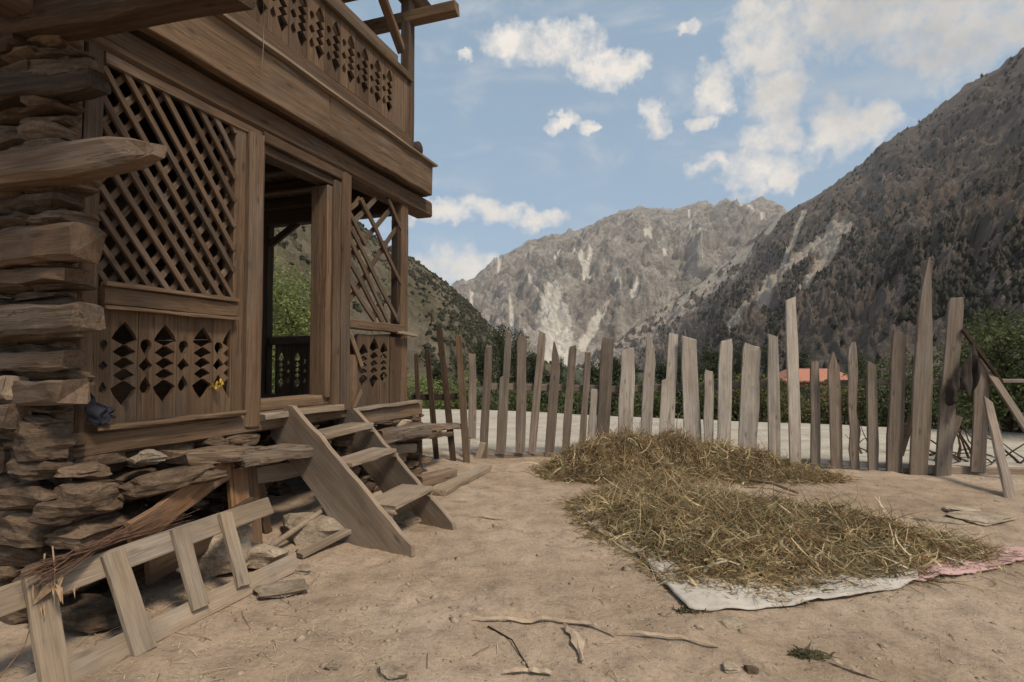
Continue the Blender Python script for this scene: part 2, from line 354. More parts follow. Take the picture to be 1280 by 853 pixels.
# ------------------------------------------------------------------ ground
_fr = random.Random(8)
FEET = []
for _ in range(46):                                       # trodden steps across the yard
    _x, _y, _a = _fr.uniform(-.9, 1.1), _fr.uniform(2.0, 6.4), _fr.gauss(1.45, .5)
    FEET.append((_x, _y, math.cos(_a), math.sin(_a), _fr.uniform(.004, .010)))
def ground_z(x, y):
    """Trodden yard, a gentle bank at the house, falling away beyond the pale flat."""
    z = (fbm(x*0.55, y*0.55, 3, 4) - 0.5) * 0.07 + (fbm(x*3.1, y*3.1, 5, 4) - 0.5) * 0.040 + (fbm(x*14, y*14, 9, 2) - 0.5) * 0.007
    near = np.clip(1 - np.abs(y - 4.5) / 5.5, 0, 1)
    z = z * np.clip(near * 3, 0.0, 1)
    for fx_, fy_, ca, sa, dp in FEET:
        a_, b_ = (x-fx_)*ca + (y-fy_)*sa, -(x-fx_)*sa + (y-fy_)*ca
        e_ = (a_/.14)**2 + (b_/.055)**2
        z = z - dp*np.exp(-e_*e_) + dp*.55*np.exp(-((e_-1.9)/.7)**2)
    ly = -(x + 1.7976) * math.sin(R(70.6)) + (y - 4.06) * math.cos(R(70.6))       # distance inside the house line
    z = z + 0.05 * np.clip((ly + 0.35) / 0.6, 0, 1) * (ly < 3)
    edge = 13.4 - 0.445 * x
    drop = np.clip((y - edge - 0.2) / 2.2, 0, 1)
    z = z - 1.3 * drop * drop * (3 - 2*drop)
    far = np.clip((y - 60) / 400, 0, 1)
    return z - 14 * far - 0.0 * x
def axis(lo, d0, d1, hi, step):
    mid = np.arange(d0, d1, step); out = [d1]; s = step
    while out[-1] < hi: s *= 1.22; out.append(out[-1] + s)
    inn = [d0]; s = step
    while inn[-1] > lo: s *= 1.22; inn.append(inn[-1] - s)
    return np.unique(np.clip(np.array(inn[1:] + list(mid) + out), lo, hi))
gx, gy = axis(-4200, -3.2, 5.4, 4200, 0.032), axis(-900, 1.9, 7.6, 4200, 0.03)
GX, GY = np.meshgrid(gx, gy, indexing='ij'); GZ = ground_z(GX, GY)
gme = fast_mesh('ground', np.stack([GX, GY, GZ], -1).reshape(-1, 3), grid_faces(len(gx), len(gy)), True)
def gz(x, y): return float(ground_z(np.array([float(x)]), np.array([float(y)]))[0])
m, nt, b = new_mat('dirt')
pos = node(nt, 'ShaderNodeNewGeometry').outputs['Position']
a1 = noise_(nt, pos, 0.7, 5, 0.6, 0.4).outputs[0]; a2 = noise_(nt, pos, 5.5, 6, 0.68, 0.3).outputs[0]; a3 = noise_(nt, pos, 42.0, 5, 0.7).outputs[0]; a4 = noise_(nt, pos, 170.0, 3, 0.7).outputs[0]
c = ramp(nt, a1, [(0.32, (0.285, 0.207, 0.142)), (0.5, (0.365, 0.276, 0.200)), (0.68, (0.445, 0.350, 0.264))])
c = mix(nt, 1.0, c, ramp(nt, a2, [(0.30, 0.66), (0.5, 1.0), (0.72, 1.20)]), 'MULTIPLY')
c = mix(nt, 1.0, c, ramp(nt, a3, [(0.28, 0.74), (0.5, 1.0), (0.75, 1.16)]), 'MULTIPLY')
c = mix(nt, 1.0, c, ramp(nt, a4, [(0.25, 0.74), (0.7, 1.14)]), 'MULTIPLY')
vo = node(nt, 'ShaderNodeTexVoronoi', {'Vector': pos, 'Scale': 30.0, 'Randomness': 1.0}, feature='F1')
peb = math_(nt, 'MULTIPLY', ramp(nt, vo.outputs['Distance'], [(0.16, 1.0), (0.26, 0.0)]), maprange(nt, node(nt, 'ShaderNodeSeparateColor', {0: vo.outputs['Color']}).outputs[0], 0.66, 0.75))
c = mix(nt, math_(nt, 'MULTIPLY', peb, 0.65), c, ramp(nt, node(nt, 'ShaderNodeSeparateColor', {0: vo.outputs['Color']}).outputs[1], [(0.1, (0.20, 0.15, 0.11)), (0.5, (0.36, 0.29, 0.22)), (0.9, (0.50, 0.43, 0.35))]))
hh = math_(nt, 'ADD', math_(nt, 'ADD', math_(nt, 'MULTIPLY', a2, 0.9), math_(nt, 'MULTIPLY', a3, 0.35)), math_(nt, 'ADD', math_(nt, 'MULTIPLY', a4, 0.1), math_(nt, 'MULTIPLY', peb, 0.25)))
# valley floor far off is scrub green
sepp = node(nt, 'ShaderNodeSeparateXYZ', {0: pos}).outputs[1]
sc2 = noise_(nt, pos, 0.25, 5, 0.6).outputs[0]
c = mix(nt, maprange(nt, sepp, 13, 19), c, ramp(nt, sc2, [(0.3, (0.03, 0.036, 0.016)), (0.55, (0.06, 0.064, 0.03)), (0.75, (0.13, 0.11, 0.065))]))
setc(nt, b, c, 0.95, hh, 0.03, 0.75); DIRT = m
link('ground', gme, DIRT, kind='structure')

# pale gravel flat behind the fence
ptsn = [(-16, 10.6), (-5, 8.6), (-1.6, 7.75), (0.6, 7.75), (2.2, 7.6), (3.8, 6.95), (5.3, 6.62), (7.5, 6.3), (14, 5.5)]
px_ = np.linspace(-15, 13, 120); ny_ = np.interp(px_, [p[0] for p in ptsn], [p[1] for p in ptsn]); fy_ = 13.35 - 0.445 * px_
tt = np.linspace(0, 1, 34); PX = np.repeat(px_[:, None], 34, 1); PY = ny_[:, None] * (1-tt) + fy_[:, None] * tt
PZ = ground_z(PX, PY) * 0.5 + 0.03 + 0.05 * tt[None, :] + (fbm(PX*2, PY*2, 31, 3) - 0.5) * 0.03
PZ[:, -1] -= 0.35; PY[:, -1] += 0.06; PZ[:, 0] -= 0.06
m, nt, b = new_mat('pale_gravel')
pos = node(nt, 'ShaderNodeNewGeometry').outputs['Position']
q1 = noise_(nt, vmath(nt, 'MULTIPLY', pos, (1, 2.2, 1)).outputs[0], 1.4, 6, 0.65, .5).outputs[0]; q2 = noise_(nt, pos, 26.0, 4, 0.65).outputs[0]
c = ramp(nt, q1, [(0.3, (0.30, 0.26, 0.205)), (0.5, (0.42, 0.375, 0.31)), (0.7, (0.51, 0.465, 0.395))])
c = mix(nt, 1.0, c, ramp(nt, q2, [(0.3, 0.82), (0.7, 1.08)]), 'MULTIPLY')
setc(nt, b, c, 0.95, q2, 0.02, 0.6)
link('gravel_flat', fast_mesh('gravel_flat', np.stack([PX, PY, PZ], -1).reshape(-1, 3), grid_faces(120, 34), True), m, kind='structure')

# ------------------------------------------------------------------ mountains
def at_np(px, py, D):
    x = (px - 640) / FPX; y = -(py - 426.5) / FPX
    ry = math.cos(PITCH) - y*math.sin(PITCH); rz = math.sin(PITCH) + y*math.cos(PITCH)
    return np.stack([x/ry*D, D + 0*px, CAM_H + rz/ry*D], -1)
def to_px(P):
    X, Y, Z = P[..., 0], P[..., 1], P[..., 2] - CAM_H
    dep = Y*math.cos(PITCH) + Z*math.sin(PITCH); v = -Y*math.sin(PITCH) + Z*math.cos(PITCH)
    return 640 + FPX*X/dep, 426.5 - FPX*v/dep
def seg_dist(px, py, pts):
    """distance in bearing space to a polyline, and the width there"""
    best = np.full(px.shape, 1e9)
    for (x0, y0, w0), (x1, y1, w1) in zip(pts[:-1], pts[1:]):
        dx, dy = x1-x0, y1-y0; t = np.clip(((px-x0)*dx + (py-y0)*dy) / (dx*dx+dy*dy+1e-9), 0, 1)
        d = np.hypot(px-(x0+t*dx), py-(y0+t*dy)) / (w0 + (w1-w0)*t); best = np.minimum(best, d)
    return best
def massif(name, ridge, foot, nu, nv, amp, gully, sd, sag=0.0, scree=(), rough_ridge=0.25, mats=None, fine=0.42, patch=None):
    u = np.linspace(0, 1, nu)
    rp = np.array(ridge, float); fp = np.array(foot, float); s = np.linspace(0, 1, len(rp)); sf = np.linspace(0, 1, len(fp))
    # even spacing in bearing
    pxs = np.linspace(rp[0, 0], rp[-1, 0], nu); o = np.argsort(rp[:, 0]); 
    Rg = at_np(pxs, np.interp(pxs, rp[o, 0], rp[o, 1]), np.interp(pxs, rp[o, 0], rp[o, 2]))
    of = np.argsort(fp[:, 0]); fpx = np.interp(u, [0, 1], [fp[0, 0], fp[-1, 0]]); FD = np.interp(fpx, fp[of, 0], fp[of, 1])
    Ft = np.stack([(fpx - 640) / FPX * FD, FD, np.interp(fpx, fp[of, 0], fp[of, 2])], -1)
    v = np.linspace(0, 1, nv) ** 0.9
    P = Rg[:, None, :] * (1 - v[None, :, None]) + Ft[:, None, :] * v[None, :, None]
    span = np.linalg.norm(Rg - Ft, axis=1).mean(); arc = np.concatenate([[0], np.cumsum(np.linalg.norm(np.diff((Rg+Ft)/2, axis=0), axis=1))])
    U = np.repeat(arc[:, None], nv, 1); V = np.repeat((v * span)[None, :], nu, 0)
    P[..., 2] -= sag * np.sin(np.pi * v)[None, :] * (Rg[:, None, 2] - Ft[:, None, 2])
    wu = U + (fbm(U/gully*0.7, V/gully*0.7, sd+50, 4) - 0.5) * gully * 1.3
    g = ridged(wu / gully, V / gully * 0.28, sd, 7, 0.58) - 0.55 + 0.8 * (fbm(U/gully*0.45, V/gully*0.4, sd+9, 4) - 0.5)
    f2 = 0.55*(ridged(wu/gully*3.6, V/gully*2.9, sd+20, 6, 0.66) - 0.5) + 0.8*(fbm(U/gully*7, V/gully*7, sd+25, 5, 0.68) - 0.5)
    env = rough_ridge + (1 - rough_ridge) * np.clip(v * 5, 0, 1); env = env * np.clip((1 - v) * 6, 0, 1)
    nrm = np.cross((Ft - Rg), np.array([1.0, 0, 0])); nrm /= np.linalg.norm(nrm, axis=1)[:, None]
    nrm[nrm[:, 2] < 0] *= -1
    dsp = amp * (g * 1.0 + f2 * fine) * env[None, :]
    px0, py0 = to_px(P)
    sc = np.zeros((nu, nv))
    for pl in scree:
        d = seg_dist(px0, py0, pl) + (fbm(U/gully*5, V/gully*3, sd+70, 4) - 0.5) * 0.6
        sc = np.maximum(sc, np.clip(1.3 - d, 0, 1))
    if patch is not None: sc = np.maximum(sc, patch(px0, py0, U/gully, V/gully))
    dsp -= sc * amp * 0.10
    P = P + nrm[:, None, :] * dsp[..., None]
    P[:, 0, 2] += amp * 0.34 * (fbm(arc/gully*9, arc*0, sd+33, 5, .7) - 0.5)
    back = P[:, :1, :].copy(); back[..., 1] += span * 0.4; back[..., 2] = Ft[:, None, 2]
    P = np.concatenate([back, P], 1); sc = np.concatenate([sc[:, :1]*0, sc], 1)
    me = fast_mesh(name, P.reshape(-1, 3), grid_faces(nu, nv + 1), True)
    set_attr(me, 'scree', sc.reshape(-1))  # loose rock plus the spur's painted sunlight
    o = link(name, me, mats, kind='structure')
    return o, P, sc
def mountain_mat(name, rockd, rockm, rockl, scree_sunc, green, gam, scale, gdark=0.5):
    m, nt, b = new_mat(name); pos = node(nt, 'ShaderNodeNewGeometry'); P = pos.outputs['Position']
    n1 = noise_(nt, P, 1/scale, 7, 0.68, 0.6).outputs[0]; n2 = noise_(nt, P, 6/scale, 6, 0.72).outputs[0]; n3 = noise_(nt, P, 0.35/scale, 4, 0.55).outputs[0]
    n4 = noise_(nt, P, 22/scale, 4, 0.7).outputs[0]
    c = ramp(nt, n1, [(0.34, rockd), (0.5, rockm), (0.66, rockl)])
    c = mix(nt, 1.0, c, ramp(nt, n2, [(0.3, 0.66), (0.5, 1.0), (0.7, 1.3)]), 'MULTIPLY')
    c = mix(nt, 1.0, c, ramp(nt, n4, [(0.3, 0.7), (0.7, 1.25)]), 'MULTIPLY')
    gm = math_(nt, 'MULTIPLY', maprange(nt, math_(nt, 'ADD', math_(nt, 'MULTIPLY', n3, 0.5), math_(nt, 'MULTIPLY', n2, 0.5)), 0.5 - gam*.1, 0.6 - gam*.1), gam)
    c = mix(nt, gm, c, green)
    at_ = node(nt, 'ShaderNodeAttribute', attribute_name='scree').outputs['Fac']
    nz = node(nt, 'ShaderNodeSeparateXYZ', {0: pos.outputs['Normal']}).outputs[2]
    c = mix(nt, maprange(nt, math_(nt, 'ADD', at_, math_(nt, 'MULTIPLY', math_(nt, 'SUBTRACT', n2, 0.5), 0.9)), 0.25, 0.75), c, scree_sunc)
    setc(nt, b, c, 0.95, math_(nt, 'ADD', n1, math_(nt, 'ADD', math_(nt, 'MULTIPLY', n2, 0.5), math_(nt, 'MULTIPLY', n4, 0.2))), scale * 0.35, 0.9); return m
M_FAR = mountain_mat('far_rock', (0.200, 0.172, 0.148), (0.385, 0.338, 0.295), (0.570, 0.510, 0.445), (0.80, 0.74, 0.65), (0.090, 0.082, 0.062), 0.30, 75.0)
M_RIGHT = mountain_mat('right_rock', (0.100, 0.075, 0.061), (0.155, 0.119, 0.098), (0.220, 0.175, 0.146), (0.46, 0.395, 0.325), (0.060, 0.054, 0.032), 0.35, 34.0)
M_LEFT = mountain_mat('left_scrub', (0.095, 0.074, 0.050), (0.170, 0.136, 0.092), (0.260, 0.215, 0.150), (0.40, 0.34, 0.25), (0.085, 0.080, 0.038), 0.55, 9.0)

far_ridge = [(380, 430, 3000), (470, 402, 2900), (540, 372, 2800), (572, 353, 2800), (592, 349, 2780), (612, 333, 2760), (632, 315, 2750), (660, 298, 2740), (690, 291, 2720), (725, 285, 2700), (752, 272, 2700), (775, 259, 2700),
             (795, 255, 2700), (815, 258, 2700), (842, 262, 2710), (858, 256, 2720), (874, 252, 2730), (892, 258, 2740), (905, 253, 2750), (922, 253, 2760), (936, 257, 2760), (950, 251, 2780), (972, 260, 2800), (1040, 300, 2900), (1160, 350, 3000)]
far_foot = [(380, 1500, -14), (700, 1350, -14), (1160, 1700, -14)]
far_scree = [[(688, 358, 5), (690, 382, 14), (692, 405, 24), (695, 445, 28)], [(660, 345, 2), (672, 362, 5), (684, 372, 6)], [(638, 368, 2), (639, 385, 3.5), (640, 420, 3)], [(758, 392, 4), (742, 412, 6), (728, 432, 7)],
             [(722, 325, 7), (735, 348, 6)], [(738, 325, 4), (730, 352, 3)], [(808, 298, 6), (826, 322, 3), (840, 336, 2)], [(862, 262, 2), (872, 300, 2.5), (876, 330, 2)], [(925, 258, 4), (940, 268, 5), (955, 280, 3)],
             [(795, 372, 3), (790, 384, 6)], [(590, 372, 2.5), (588, 395, 2.5)], [(625, 325, 3), (623, 345, 2)], [(765, 355, 3), (775, 372, 2)], [(700, 305, 2), (690, 325, 2)]]
massif('mountain', far_ridge, far_foot, 520, 300, 150, 300, 11, -0.02, far_scree, 0.22, M_FAR, fine=.85)

right_ridge = [(700, 462, 2000), (735, 438, 1950), (765, 413, 1900), (800, 395, 1800), (850, 370, 1650), (890, 342, 1530), (920, 318, 1450), (945, 296, 1400), (968, 276, 1350), (1000, 256, 1280), (1020, 246, 1250), (1045, 228, 1200), (1080, 201, 1120),
               (1105, 176, 1060), (1128, 163, 1020), (1150, 151, 990), (1170, 136, 950), (1200, 112, 900), (1225, 96, 870), (1250, 83, 840), (1280, 62, 800), (1400, -20, 700), (1600, -140, 600), (1900, -300, 520)]
right_foot = [(690, 1300, -12), (900, 420, -9), (1000, 260, -6), (1100, 170, -4), (1280, 105, -3), (1600, 75, -3), (2000, 60, -3)]
right_scree = [[(1058, 286, 10), (1035, 300, 11), (1000, 325, 9), (965, 362, 9), (940, 392, 8), (912, 425, 8)], [(1005, 268, 4), (992, 300, 4), (978, 335, 3), (962, 362, 3)], [(1048, 290, 12), (1020, 345, 8), (1000, 372, 5)],
               [(972, 272, 5), (960, 290, 5)], [(890, 345, 4), (880, 362, 4)]]
def spur_sunlight(px, py, u, v):  # sunlight on the spur, painted in as broken pale patches
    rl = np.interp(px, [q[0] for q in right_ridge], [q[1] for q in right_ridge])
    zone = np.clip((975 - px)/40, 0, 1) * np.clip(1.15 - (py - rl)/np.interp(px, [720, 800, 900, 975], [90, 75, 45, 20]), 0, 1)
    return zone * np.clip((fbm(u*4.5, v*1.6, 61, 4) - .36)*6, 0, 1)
ro, RP, RS = massif('mountain', right_ridge, right_foot, 620, 330, 46, 120, 23, 0.10, right_scree, 0.16, M_RIGHT, fine=.7, patch=spur_sunlight)

left_ridge = [(-120, -40, 300), (150, 95, 330), (330, 200, 370), (400, 245, 390), (443, 276, 400), (487, 309, 420), (517, 327, 440), (560, 357, 470), (590, 383, 500), (612, 408, 540), (640, 440, 600), (690, 468, 700)]
left_foot = [(-200, 40, -1.5), (300, 55, -1.8), (560, 90, -2.5), (700, 260, -5)]
lo, LP, LS = massif('hill', left_ridge, left_foot, 340, 170, 13, 45, 41, 0.04, [], 0.25, M_LEFT)

# the woods on the slopes: thousands of far conifers and bushes that read as one cover
F_DARK = plain('conifer_far', (0.020, 0.020, 0.014), (0.048, 0.044, 0.030), 0.05, 0.9, 0)
F_SCRUB = plain('scrub_far', (0.026, 0.027, 0.016), (0.060, 0.057, 0.034), 0.08, 0.9, 0)
def scatter(name, P, mask, n, hmin, hmax, seed, matl, label, conifer=True, wfac=0.3):
    rg = np.random.default_rng(seed); nu, nv = P.shape[:2]
    a = np.linalg.norm(np.cross(P[1:, :-1]-P[:-1, :-1], P[:-1, 1:]-P[:-1, :-1]), axis=-1)
    # weight by how much of the view each facet takes
    dep = P[:-1, :-1, 1]; w = (a / dep**1.5 * mask[:-1, :-1]).reshape(-1); w[~np.isfinite(w)] = 0; w /= w.sum()
    k = rg.choice(len(w), n, p=w); i, j = np.divmod(k, nv - 1); fu, fv = rg.random(n)[:, None], rg.random(n)[:, None]
    C0 = P[i, j]*(1-fu)*(1-fv) + P[i+1, j]*fu*(1-fv) + P[i, j+1]*(1-fu)*fv + P[i+1, j+1]*fu*fv
    h = rg.uniform(hmin, hmax, n) * rg.choice([0.6, 1.0, 1.25], n)
    h = h * (0.42 + 0.58*np.clip(C0[:, 1]/700, 0, 1))
    if conifer:
        lv = [(0.0, 0.7), (0.15, 1.0), (0.42, 0.62), (0.5, 0.85), (0.8, 0.35), (1.0, 0.05)]
    else:
        lv = [(-0.1, 0.7), (0.2, 1.05), (0.5, 0.7), (0.62, 0.95), (1.0, 0.12)]
    ns = 5; V = np.zeros((n, len(lv)*ns, 3))
    for li, (z, r) in enumerate(lv):
        for q in range(ns):
            t = 2*np.pi*q/ns + rg.random(n)*0.9 + li; rr = r*h*wfac*rg.uniform(0.45, 1.4, n)
            V[:, li*ns+q, 0] = C0[:, 0] + np.cos(t)*rr; V[:, li*ns+q, 1] = C0[:, 1] + np.sin(t)*rr; V[:, li*ns+q, 2] = C0[:, 2] - 0.15*h + z*h + rg.uniform(-.05, .05, n)*h
    f = np.array([(l*ns+q, l*ns+(q+1) % ns, (l+1)*ns+(q+1) % ns, (l+1)*ns+q) for l in range(len(lv)-1) for q in range(ns)])
    F = (f[None] + (np.arange(n)*len(lv)*ns)[:, None, None]).reshape(-1, 4)
    return link(name, fast_mesh(name, V.reshape(-1, 3), F), matl, kind='stuff', label=label, cat='woodland')
nu, nv = RP.shape[:2]; rpx, rpy = to_px(RP)
UU, VV = np.meshgrid(np.arange(nu), np.arange(nv), indexing='ij')
clump = np.clip((fbm(UU/38, VV/22, 77, 4) - 0.42) * 6, 0.03, 1) * np.clip(1 - RS*2.2, 0.02, 1)
band = np.exp(-((rpx - 1000 + (rpy-320)*0.9) / 60.0)**2)
low = np.clip((rpy - 150) / 250, 0.25, 1.0)
mk = clump * low; mk[:, 0] = 0
spur = (rpx < 975) & (rpy < 445)
mk = np.where(spur, np.clip((fbm(UU/7, VV/30, 79, 3) - 0.46)*7, 0.0, 1)*1.1*np.clip(1-RS*2.2, 0.02, 1), mk); mk[:, 0] = 0
scatter('mountain_woods', RP, mk, 7200, 4.2, 8.0, 5, F_DARK, 'dark conifers scattered over the steep slope of the right mountain', True, 0.34)
nu, nv = LP.shape[:2]; UU, VV = np.meshgrid(np.arange(nu), np.arange(nv), indexing='ij'); lpx, lpy = to_px(LP)
rl = np.interp(lpx, [q[0] for q in left_ridge], [q[1] for q in left_ridge]); crest = np.clip(1.2 - (lpy - rl)/np.interp(lpx, [430, 520, 640], [18, 40, 60]), 0, 1)*(lpx > 425)
mk = np.clip((fbm(UU/9, VV/8, 91, 4) - 0.5) * 6, 0.03, 1)*.16 + crest*np.clip((fbm(UU/12, VV/10, 95, 3) - .36)*5, .1, 1); mk[:, 0] = 0
scatter('hill_scrub', LP, mk, 4600, 1.4, 3.4, 6, F_SCRUB, 'dark green bushes scattered over the brown hillside behind the house', False, 0.5)

# valley air
def haze_box():
    bm = bmesh.new(); bmesh.ops.create_cube(bm, size=1.0)
    lo_, hi_ = Vector((-4300, -1000, -17.0)), Vector((4300, 4300, 950))
    for v in bm.verts: v.co = Vector([lo_[i] if v.co[i] < 0 else hi_[i] for i in range(3)])
    me = bm_mesh('haze', bm); m = bpy.data.materials.new('valley_air'); m.use_nodes = True; nt = m.node_tree; nt.nodes.clear()
    pv = node(nt, 'ShaderNodeVolumePrincipled', {'Color': (0.93, 0.92, 0.92, 1), 'Density': HAZE, 'Anisotropy': 0.2})
    node(nt, 'ShaderNodeOutputMaterial', {'Volume': pv.outputs[0]})
    link('haze', me, m, kind='stuff', label='thin pale valley haze in front of the far mountains')
HAZE = 0.000105
haze_box()

# ------------------------------------------------------------------ the timber house (local: x along the facade, y inward, z up)
H0 = Vector((-1.79757844, 4.06, 0.0)); HROT = R(70.6)
house = empty('timber_house', H0, HROT, label='old carved timber house with lattice veranda and balcony above the steps', cat='house')
HM = Matrix.Translation(H0) @ Matrix.Rotation(HROT, 4, 'Z'); HI = HM.inverted()
def hb(name, a, b, mat=W_BROWN, grain='x', jit=0.003, wob=0.003, seg=5, rough_end=0.006, parent=None, **kw):
    return boxbeam(name, a, b, mat, parent or house, grain, jit=jit, wob=wob, seg=seg, rough_end=rough_end, **kw)
def bar(name, p0, p1, w, h, mat, up, parent=None, **kw): return beam(name, p0, p1, w, h, mat, parent or house, up=up, **kw)

# posts and frames of the ground floor
hb('post', (-1.235, 0.0, 0.76), (-1.135, 0.11, 2.93), grain='z', wob=.004)
hb('post', (-0.245, 0.0, 0.86), (-0.150, 0.12, 2.90), grain='z')
hb('door_jamb', (-0.152, -0.035, 0.80), (-0.02, 0.06, 2.86), grain='z', mat=W_BROWN)
hb('door_jamb', (-0.045, -0.01, 0.90), (0.012, 0.16, 2.80), grain='z', mat=W_DARK)
hb('door_jamb', (0.735, 0.0, 0.95), (0.80, 0.17, 2.74), grain='z')
hb('door_jamb', (0.80, -0.025, 0.86), (0.895, 0.12, 2.80), grain='z', mat=W_FASC)
hb('door_jamb', (0.895, -0.045, 0.83), (1.02, 0.13, 2.90), grain='z')
hb('door_head', (-0.02, -0.03, 2.825), (0.90, 0.10, 2.905))
hb('door_head', (0.0, 0.0, 2.755), (0.80, 0.14, 2.825), mat=W_DARK)
hb('threshold', (-0.02, 0.03, 0.885), (0.80, 0.22, 0.968), mat=W_FASC)
hb('threshold', (-0.02, -0.075, 0.835), (0.89, 0.03, 0.880), mat=W_PALE)
hb('post', (1.955, 0.0, 0.80), (2.095, 0.14, 2.95), grain='z')
hb('post', (2.03, 1.83, 0.80), (2.15, 1.96, 2.92), grain='z', mat=W_DARK)
hb('post', (1.90, 0.02, 1.45), (1.95, 0.10, 2.72), grain='z', mat=W_DARK)
# sill beams, floor
hb('sill_beam', (-1.26, -0.02, 0.752), (1.045, 0.16, 0.885), seg=8)
hb('sill_moulding', (-1.175, -0.075, 0.888), (-0.19, -0.01, 0.918), mat=W_FASC, wob=.004, bev=.3)
hb('sill_beam', (1.048, -0.03, 0.655), (2.36, 0.15, 0.800), mat=W_FASC)
hb('sill_plate', (1.03, -0.065, 0.803), (2.28, 0.02, 0.832), mat=W_PALE, wob=.006, rough_end=.02)
for i in range(9):
    hb('floor_board', (-1.2, 0.17 + i*0.30, 0.805), (2.2, 0.17 + i*0.30 + 0.292, 0.845), mat=W_DARK, seg=2)
# lintel and mid rails
hb('lintel', (-1.75, -0.025, 2.905), (2.58, 0.19, 3.085), seg=10, wob=.006, mat=W_BROWN)
hb('lintel_board', (-1.14, -0.012, 2.845), (-0.02, 0.02, 2.902), mat=W_BROWN)
hb('lattice_rail', (-1.135, -0.035, 1.545), (-0.243, 0.05, 1.648), mat=W_BROWN, wob=.002)
hb('rail_moulding', (-1.135, -0.055, 1.648), (-0.243, -0.01, 1.672), mat=W_FASC)
hb('rail_moulding', (-1.135, -0.05, 1.525), (-0.243, -0.012, 1.545), mat=W_FASC)
hb('lattice_rail', (1.02, -0.03, 1.545), (2.02, 0.06, 1.630), mat=W_FASC, wob=.006, rough_end=.015)
bar('broken_strip', (1.80, -0.06, 1.545), (2.16, -0.055, 1.525), 0.05, 0.03, W_PALE, (0, 0, 1), rough_end=.015)

# lattices
def clip_line(t0, z0, dt, dz, T0, T1, Z0, Z1):
    a, b = -9.0, 9.0
    for p, d, lo, hi in ((t0, dt, T0, T1), (z0, dz, Z0, Z1)):
        if abs(d) < 1e-9: continue
        k0, k1 = (lo-p)/d, (hi-p)/d
        if k0 > k1: k0, k1 = k1, k0
        a, b = max(a, k0), min(b, k1)
    return (a, b) if b - a > 0.05 else None
T0, T1, Z0, Z1 = -1.14, -0.243, 1.668, 2.86
rg = random.Random(3)
for lay, (dt, dz, y, n, step) in enumerate([(0.62, -0.785, 0.012, 15, 0.098), (0.62, 0.785, 0.045, 15, 0.098)]):
    nx, nz = -dz, dt                                       # normal in the plane
    for k in range(-n, n):
        o = k*step + rg.uniform(-.008, .008) + (0.02 if lay else 0.0)
        if lay == 0 and k in (-3,): pass
        ct, cz = -0.69 + nx*o, 2.26 + nz*o
        jt = rg.uniform(-.012, .012)
        r = clip_line(ct, cz, dt + jt, dz, T0, T1, Z0, Z1)
        if not r: continue
        a, b = r
        p0 = (ct+(dt+jt)*a, y, cz+dz*a); p1 = (ct+(dt+jt)*b, y, cz+dz*b)
        if lay == 1 and 2 <= k <= 3:                       # pieces broken out near the top
            m_ = 0.35 + 0.1*(k-2); p1 = tuple(p0[q] + (p1[q]-p0[q])*m_ for q in range(3))
        bar('lattice_slat', p0, p1, 0.024 if lay == 0 else 0.022, 0.034 + rg.uniform(-.004, .004), W_SLAT, (nx, 0, nz), seg=2, wob=.002, jit=.001)
def zpx(x, y, s=2.665): return 300 + x/s, 250 + y/s
def fac(px, py, y=0.0):
    """where the line of sight through this spot of the photograph meets the facade at depth y (local x, z)"""
    r = ray(px, py); inn = Vector((-math.sin(HROT), math.cos(HROT), 0)); C0 = Vector((0, 0, CAM_H))
    k = (H0 + inn*y - C0).dot(inn) / r.dot(inn); p = HI @ (C0 + r*k); return p.x, p.z
for (a, b, lay) in [((402, -4), (546, 282), 0), ((352, 60), (527, 404), 0), ((352, 105), (492, 404), 0), ((352, 182), (472, 404), 0), ((352, 246), (448, 402), 0), ((492, -4), (548, 100), 0), ((352, 20), (420, 150), 0),
                    ((508, 22), (352, 204), 1), ((530, 82), (352, 352), 1), ((450, -4), (352, 102), 1), ((398, -4), (352, 46), 1), ((542, 348), (522, 402), 0), ((470, 45), (352, 190), 2)]:
    if lay == 2: continue
    y = 0.02 if lay == 0 else 0.05
    (ta, za), (tb, zb) = fac(*zpx(*a), y), fac(*zpx(*b), y)
    ta, tb = min(ta, 1.97), min(tb, 1.97)
    d = Vector((tb-ta, 0, zb-za)).normalized()
    bar('lattice_slat', (ta, y, za), (tb, y, zb), 0.022, 0.046, W_SLAT, (-d.z, 0, d.x), seg=3, wob=.006, jit=.002)

# carved boards with real openings
def motif_main(cx, z0, z1, hw):
    prof = [(0.0, 0.0), (0.07, 0.42), (0.14, 0.78), (0.21, 1.0), (0.275, 0.14), (0.355, 0.92), (0.425, 0.14), (0.495, 0.84), (0.56, 0.14), (0.63, 0.84), (0.70, 0.14), (0.785, 1.0), (0.86, 0.75), (0.93, 0.38)]
    H = z1 - z0; rt = [(cx + w*hw, z1 - s*H) for s, w in prof]; lf = [(cx - w*hw, z1 - s*H) for s, w in prof[1:]]
    return [[(cx, z1)] + rt[1:] + [(cx, z0)] + lf[::-1]]
def motif_small(cx, z0, z1, hw):
    H = z1 - z0; out = []
    for c, up in ((0.78, 1), (0.18, -1)):
        zc = z0 + c*H; r = hw; pts = []
        for k in range(9):
            a = -0.7 + (math.pi + 1.4) * k / 8; pts.append((cx + r*math.cos(a), zc + up*r*math.sin(a)*1.05))
        pts.append((cx, zc - up*r*1.9)); out.append(pts)
    zc = z0 + 0.49*H; out.append([(cx + hw*1.25, zc), (cx, zc + hw*1.35), (cx - hw*1.25, zc), (cx, zc - hw*1.35)])
    return out
